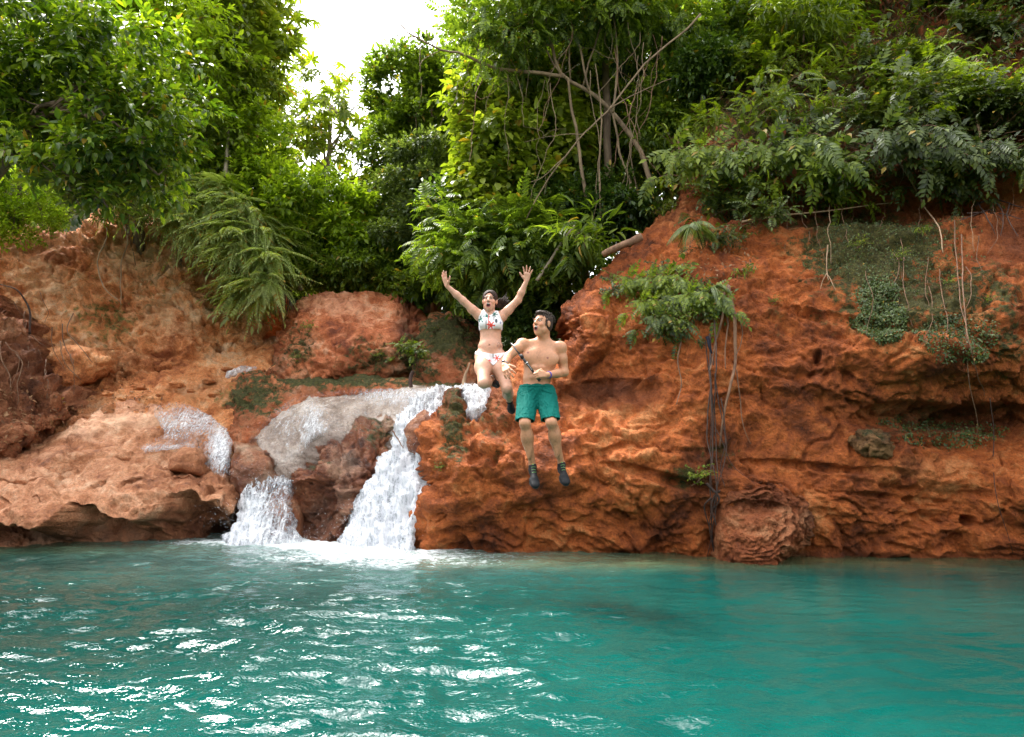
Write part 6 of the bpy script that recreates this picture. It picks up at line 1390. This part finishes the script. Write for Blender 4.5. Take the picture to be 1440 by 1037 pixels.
# ------------------------------------------------------------------ the woman
def woman():
    M = lambda x, y, d=7.0: P(x, y, d)
    root = empty('person', M(690, 500), 'woman in a white palm print bikini mid jump with both arms flung up, mouth open', 'person')
    F = Fld(M(612, 592, 7) * [1, 0, 1] + [0, 6.52, 0], M(752, 366, 7) * [1, 0, 1] + [0, 7.35, 0], HSTEP)
    H = Head(M(688.9, 424.2, 6.96), (-.12, -.98, .02), (.04, 0, 1), .93)
    neck = M(689.3, 443, 7.0); H.build(F, False); F.cone(H.p(0, -.03, -.06), neck, .046, .05, .02)
    RS = M(673.5, 443.5, 7.0); LS = M(705.8, 445, 7.0)
    F.cone(neck + [0, .0, -.015], RS, .045, .042, .04); F.cone(neck + [0, 0, -.015], LS, .045, .042, .04)
    F.ell(M(690, 452, 7.01), (.118, .088, .085), None, .04); F.ell(M(690, 462, 7.0), (.118, .088, .08), None, .04)
    for (x, y) in ((682.2, 455.5), (698, 456.5)): F.ell(M(x, y, 6.93), (.062, .060, .054), None, .025)
    F.ell(M(690, 475, 7.0), (.108, .080, .09), None, .05); F.ell(M(689.5, 487, 7.0), (.128, .090, .07), None, .05); F.ell(M(689.5, 499, 7.01), (.150, .102, .078), None, .04)
    F.ell(M(689, 487, 6.935), (.07, .035, .06), None, .04); F.ell(M(688, 486, 6.900), (.006, .014, .008), None, .006, 'sub'); F.ell(M(690, 503, 7.07), (.12, .07, .08), None, .04)
    # arms
    RE, RW = M(651.0, 423, 6.93), M(628.6, 402.5, 6.86); LE, LW = M(728.5, 422.5, 6.93), M(740.4, 395.5, 6.86)
    for S, E, W_ in ((RS, RE, RW), (LS, LE, LW)):
        F.ell(S, (.048, .05, .05), None, .03); F.cone(S, E, .046, .037, .03); F.ell(S * .6 + E * .4 + [0, 0, -.01], (.045, .04, .04), None, .03); F.cone(E, E * .6 + W_ * .4, .036, .034, .02); F.cone(E * .6 + W_ * .4, W_, .034, .021, .02)
    hand(F, RW, M(624.6, 390, 6.84) - RW, np.array([.75, -.65, 0.]), np.array([.55, -.7, .1]), [.12, .05, .05, .10], .25, .1, .86)
    hand(F, LW, M(742.0, 383, 6.83) - LW, np.array([-.2, -1., .1]), np.array([-1., .1, .2]), [.05, .04, .06, .1], .55, 0, .86)
    # legs
    RH, RK, RA = M(679.5, 503, 7.0), M(679.8, 539, 6.70), M(691.5, 533, 7.08); LH, LK, LA = M(700.5, 504, 7.0), M(713, 547, 6.80), M(716.5, 563.5, 7.16)
    for Hh, K, A, sg in ((RH, RK, RA, -1), (LH, LK, LA, 1)):
        F.cone(Hh, K, .088, .054, .03); F.ell(Hh * .6 + K * .4, (.086, .086, .09), None, .05); mid = K * .62 + A * .38; F.cone(K, mid, .048, .047, .03); F.cone(mid, A, .047, .030, .04); F.ell(mid + [0, .0, -.014], (.042, .07, .042), None, .04)
    rt, lt = M(700.5, 541.5, 7.24), M(720.5, 582.5, 7.26)
    F.cone(RA, RA * .9 + rt * .1, .028, .022, .02); F.cone(LA, LA * .9 + lt * .1, .028, .022, .02)
    V, Q = F.mesh(); V = relax(V, Q, 1, .4)
    skin = (.60, .32, .215); col = H.colors(V, skin, (.48, .14, .13), (.09, .05, .035), eo=.55); col *= (1 + .05 * fbm(V, .12, 3, 5))[:, None]
    c = M(703.5, 487.5); t = (np.hypot((V[:, 0] - c[0]) / .032, (V[:, 2] - c[2]) / .045) < 1) & (V[:, 1] < 7.0); tt = np.abs(fbm(V, .018, 2, 21)) < .12; col[t & tt] = col[t & tt] * .45
    obj_skin('body', V, Q, skin_m, root, col)
    body = F
    cm = plain_mat('bikini_cloth', (1, 1, 1), .6, .3, 90, .03, .1, attr='tint')
    def wz(pts, ox, oy, s, d=6.93): return [tuple(P(ox + a / s, oy + b / s, d)[[0, 2]]) for a, b in pts]
    GR, RD, DK = (.02, .13, .10), (.72, .06, .04), (.05, .06, .07)
    def cloth(name, poly, off, items, d0, ylo=6.5):
        g = np.maximum(body.g - off, prism(body, poly)); T = Fld(body.lo, body.lo + (body.n - 1) * body.h, body.h); T.n = body.n; T.g = g.astype(F32)
        X, Y, Z = T.coords(); 
        # keep only the block round the polygon
        pa = np.array(poly); i0, i1 = [int((v - body.lo[0]) / body.h) for v in (pa[:, 0].min() - .02, pa[:, 0].max() + .02)]; k0, k1 = [int((v - body.lo[2]) / body.h) for v in (pa[:, 1].min() - .02, pa[:, 1].max() + .02)]
        T.g = T.g[i0:i1, :, k0:k1]; T.lo = body.lo + np.array([i0, 0, k0]) * body.h; V, Q = T.mesh(); V = relax(V, Q, 1, .35)
        Nn = vnormals(V, Q); V = V + Nn * (.003 * fbm(V, .05, 2, 3))[:, None]
        return mk(name, V, [Q], cm, root, attrs={'tint': zigtex(V, items, (.76, .74, .75))})
    q = lambda x, y: tuple(P(x, y, 6.92)[[0, 2]])
    top = [(412, 335), (445, 395), (480, 440), (505, 452), (540, 430), (580, 380), (622, 330), (632, 400), (664, 480), (702, 540), (738, 560), (706, 640), (690, 655), (348, 658), (325, 540), (345, 470), (375, 410)]
    it = [(*q(677, 449.5), .040, GR, 'palm'), (*q(684.5, 445), .034, GR, 'palm'), (*q(695.3, 441.6), .032, GR, 'palm'), (*q(690.6, 458.5), .044, RD, 'palm'), (*q(687.3, 453), .075, RD, 'line'), (*q(683.8, 457), .045, DK, 'line'), (*q(698, 452.5), .026, DK, 'blob'), (*q(694.5, 447), .04, DK, 'line'), (*q(704, 455), .016, (.3, .3, .42), 'blob')]
    cloth('bikini_top', wz(top, 640, 400, 10.37), .0055, it, 0)
    bot = [(236, 108), (340, 140), (460, 158), (560, 142), (640, 118), (640, 150), (575, 185), (530, 240), (492, 285), (462, 306), (436, 285), (400, 240), (335, 195), (236, 152)]
    it = [(*q(698.8, 504.5), .036, RD, 'palm'), (*q(688.8, 509), .020, RD, 'palm'), (*q(679, 497.5), .020, DK, 'line'), (*q(693.6, 501), .028, DK, 'line'), (*q(672, 495.5), .010, DK, 'blob')]
    cloth('bikini_bottom', wz(bot, 640, 480, 8.64), .005, it, 0)
    # hair pulled back with a ponytail flying to the side
    F = Fld(H.c - .16, H.c + .16, .003); F.ell(H.p(0, -.012, .042), np.array([.086, .106, .090]) * .93, H.R, .01); F.ell(H.p(0, -.045, -.01), np.array([.074, .07, .07]) * .9, H.R, .02)
    F.ell(H.p(0, .135, .028), np.array([.068, .088, .088]) * .9, H.R, .006, 'sub'); F.ell(H.p(0, .09, -.03), np.array([.066, .07, .06]) * .9, H.R, .006, 'sub'); F.cone(H.p(0, .06, .135), H.p(0, -.02, .145), .003, .004, .004, 'sub'); F.ell(H.p(0, .05, -.08), np.array([.12, .12, .06]) * .9, H.R, .006, 'sub')
    V, Q = F.mesh(); Nn = vnormals(V, Q); V = V + Nn * (.004 * fbm(V * [1, .3, 1], .010, 3, 5))[:, None]; mk('hair', V, [Q], hair_b, root)
    mb = MB(); r = np.random.RandomState(8); b0 = H.p(.02, -.09, .0)
    for _ in range(150):
        e1 = M(704 + r.normal() * 1.3, 427 + r.normal() * 3, 7.07); e2 = M(711.5 + r.normal() * 2.6, 424 + r.normal() * 4.2, 7.08 + r.normal() * .02); m0 = (b0 + e1) / 2 + r.normal(size=3) * .008
        mb.tube(spline([b0 + r.normal(size=3) * .008, m0, e1, e2], 10), np.linspace(.0045, .0012, 10), 4)
    mb.build('ponytail', hair_b, root)
    shoe(root, RA, rt, [-.1, -.6, .5], RK, .84); shoe(root, LA, lt, [-.15, -.75, .4], LK, .84)
woman()
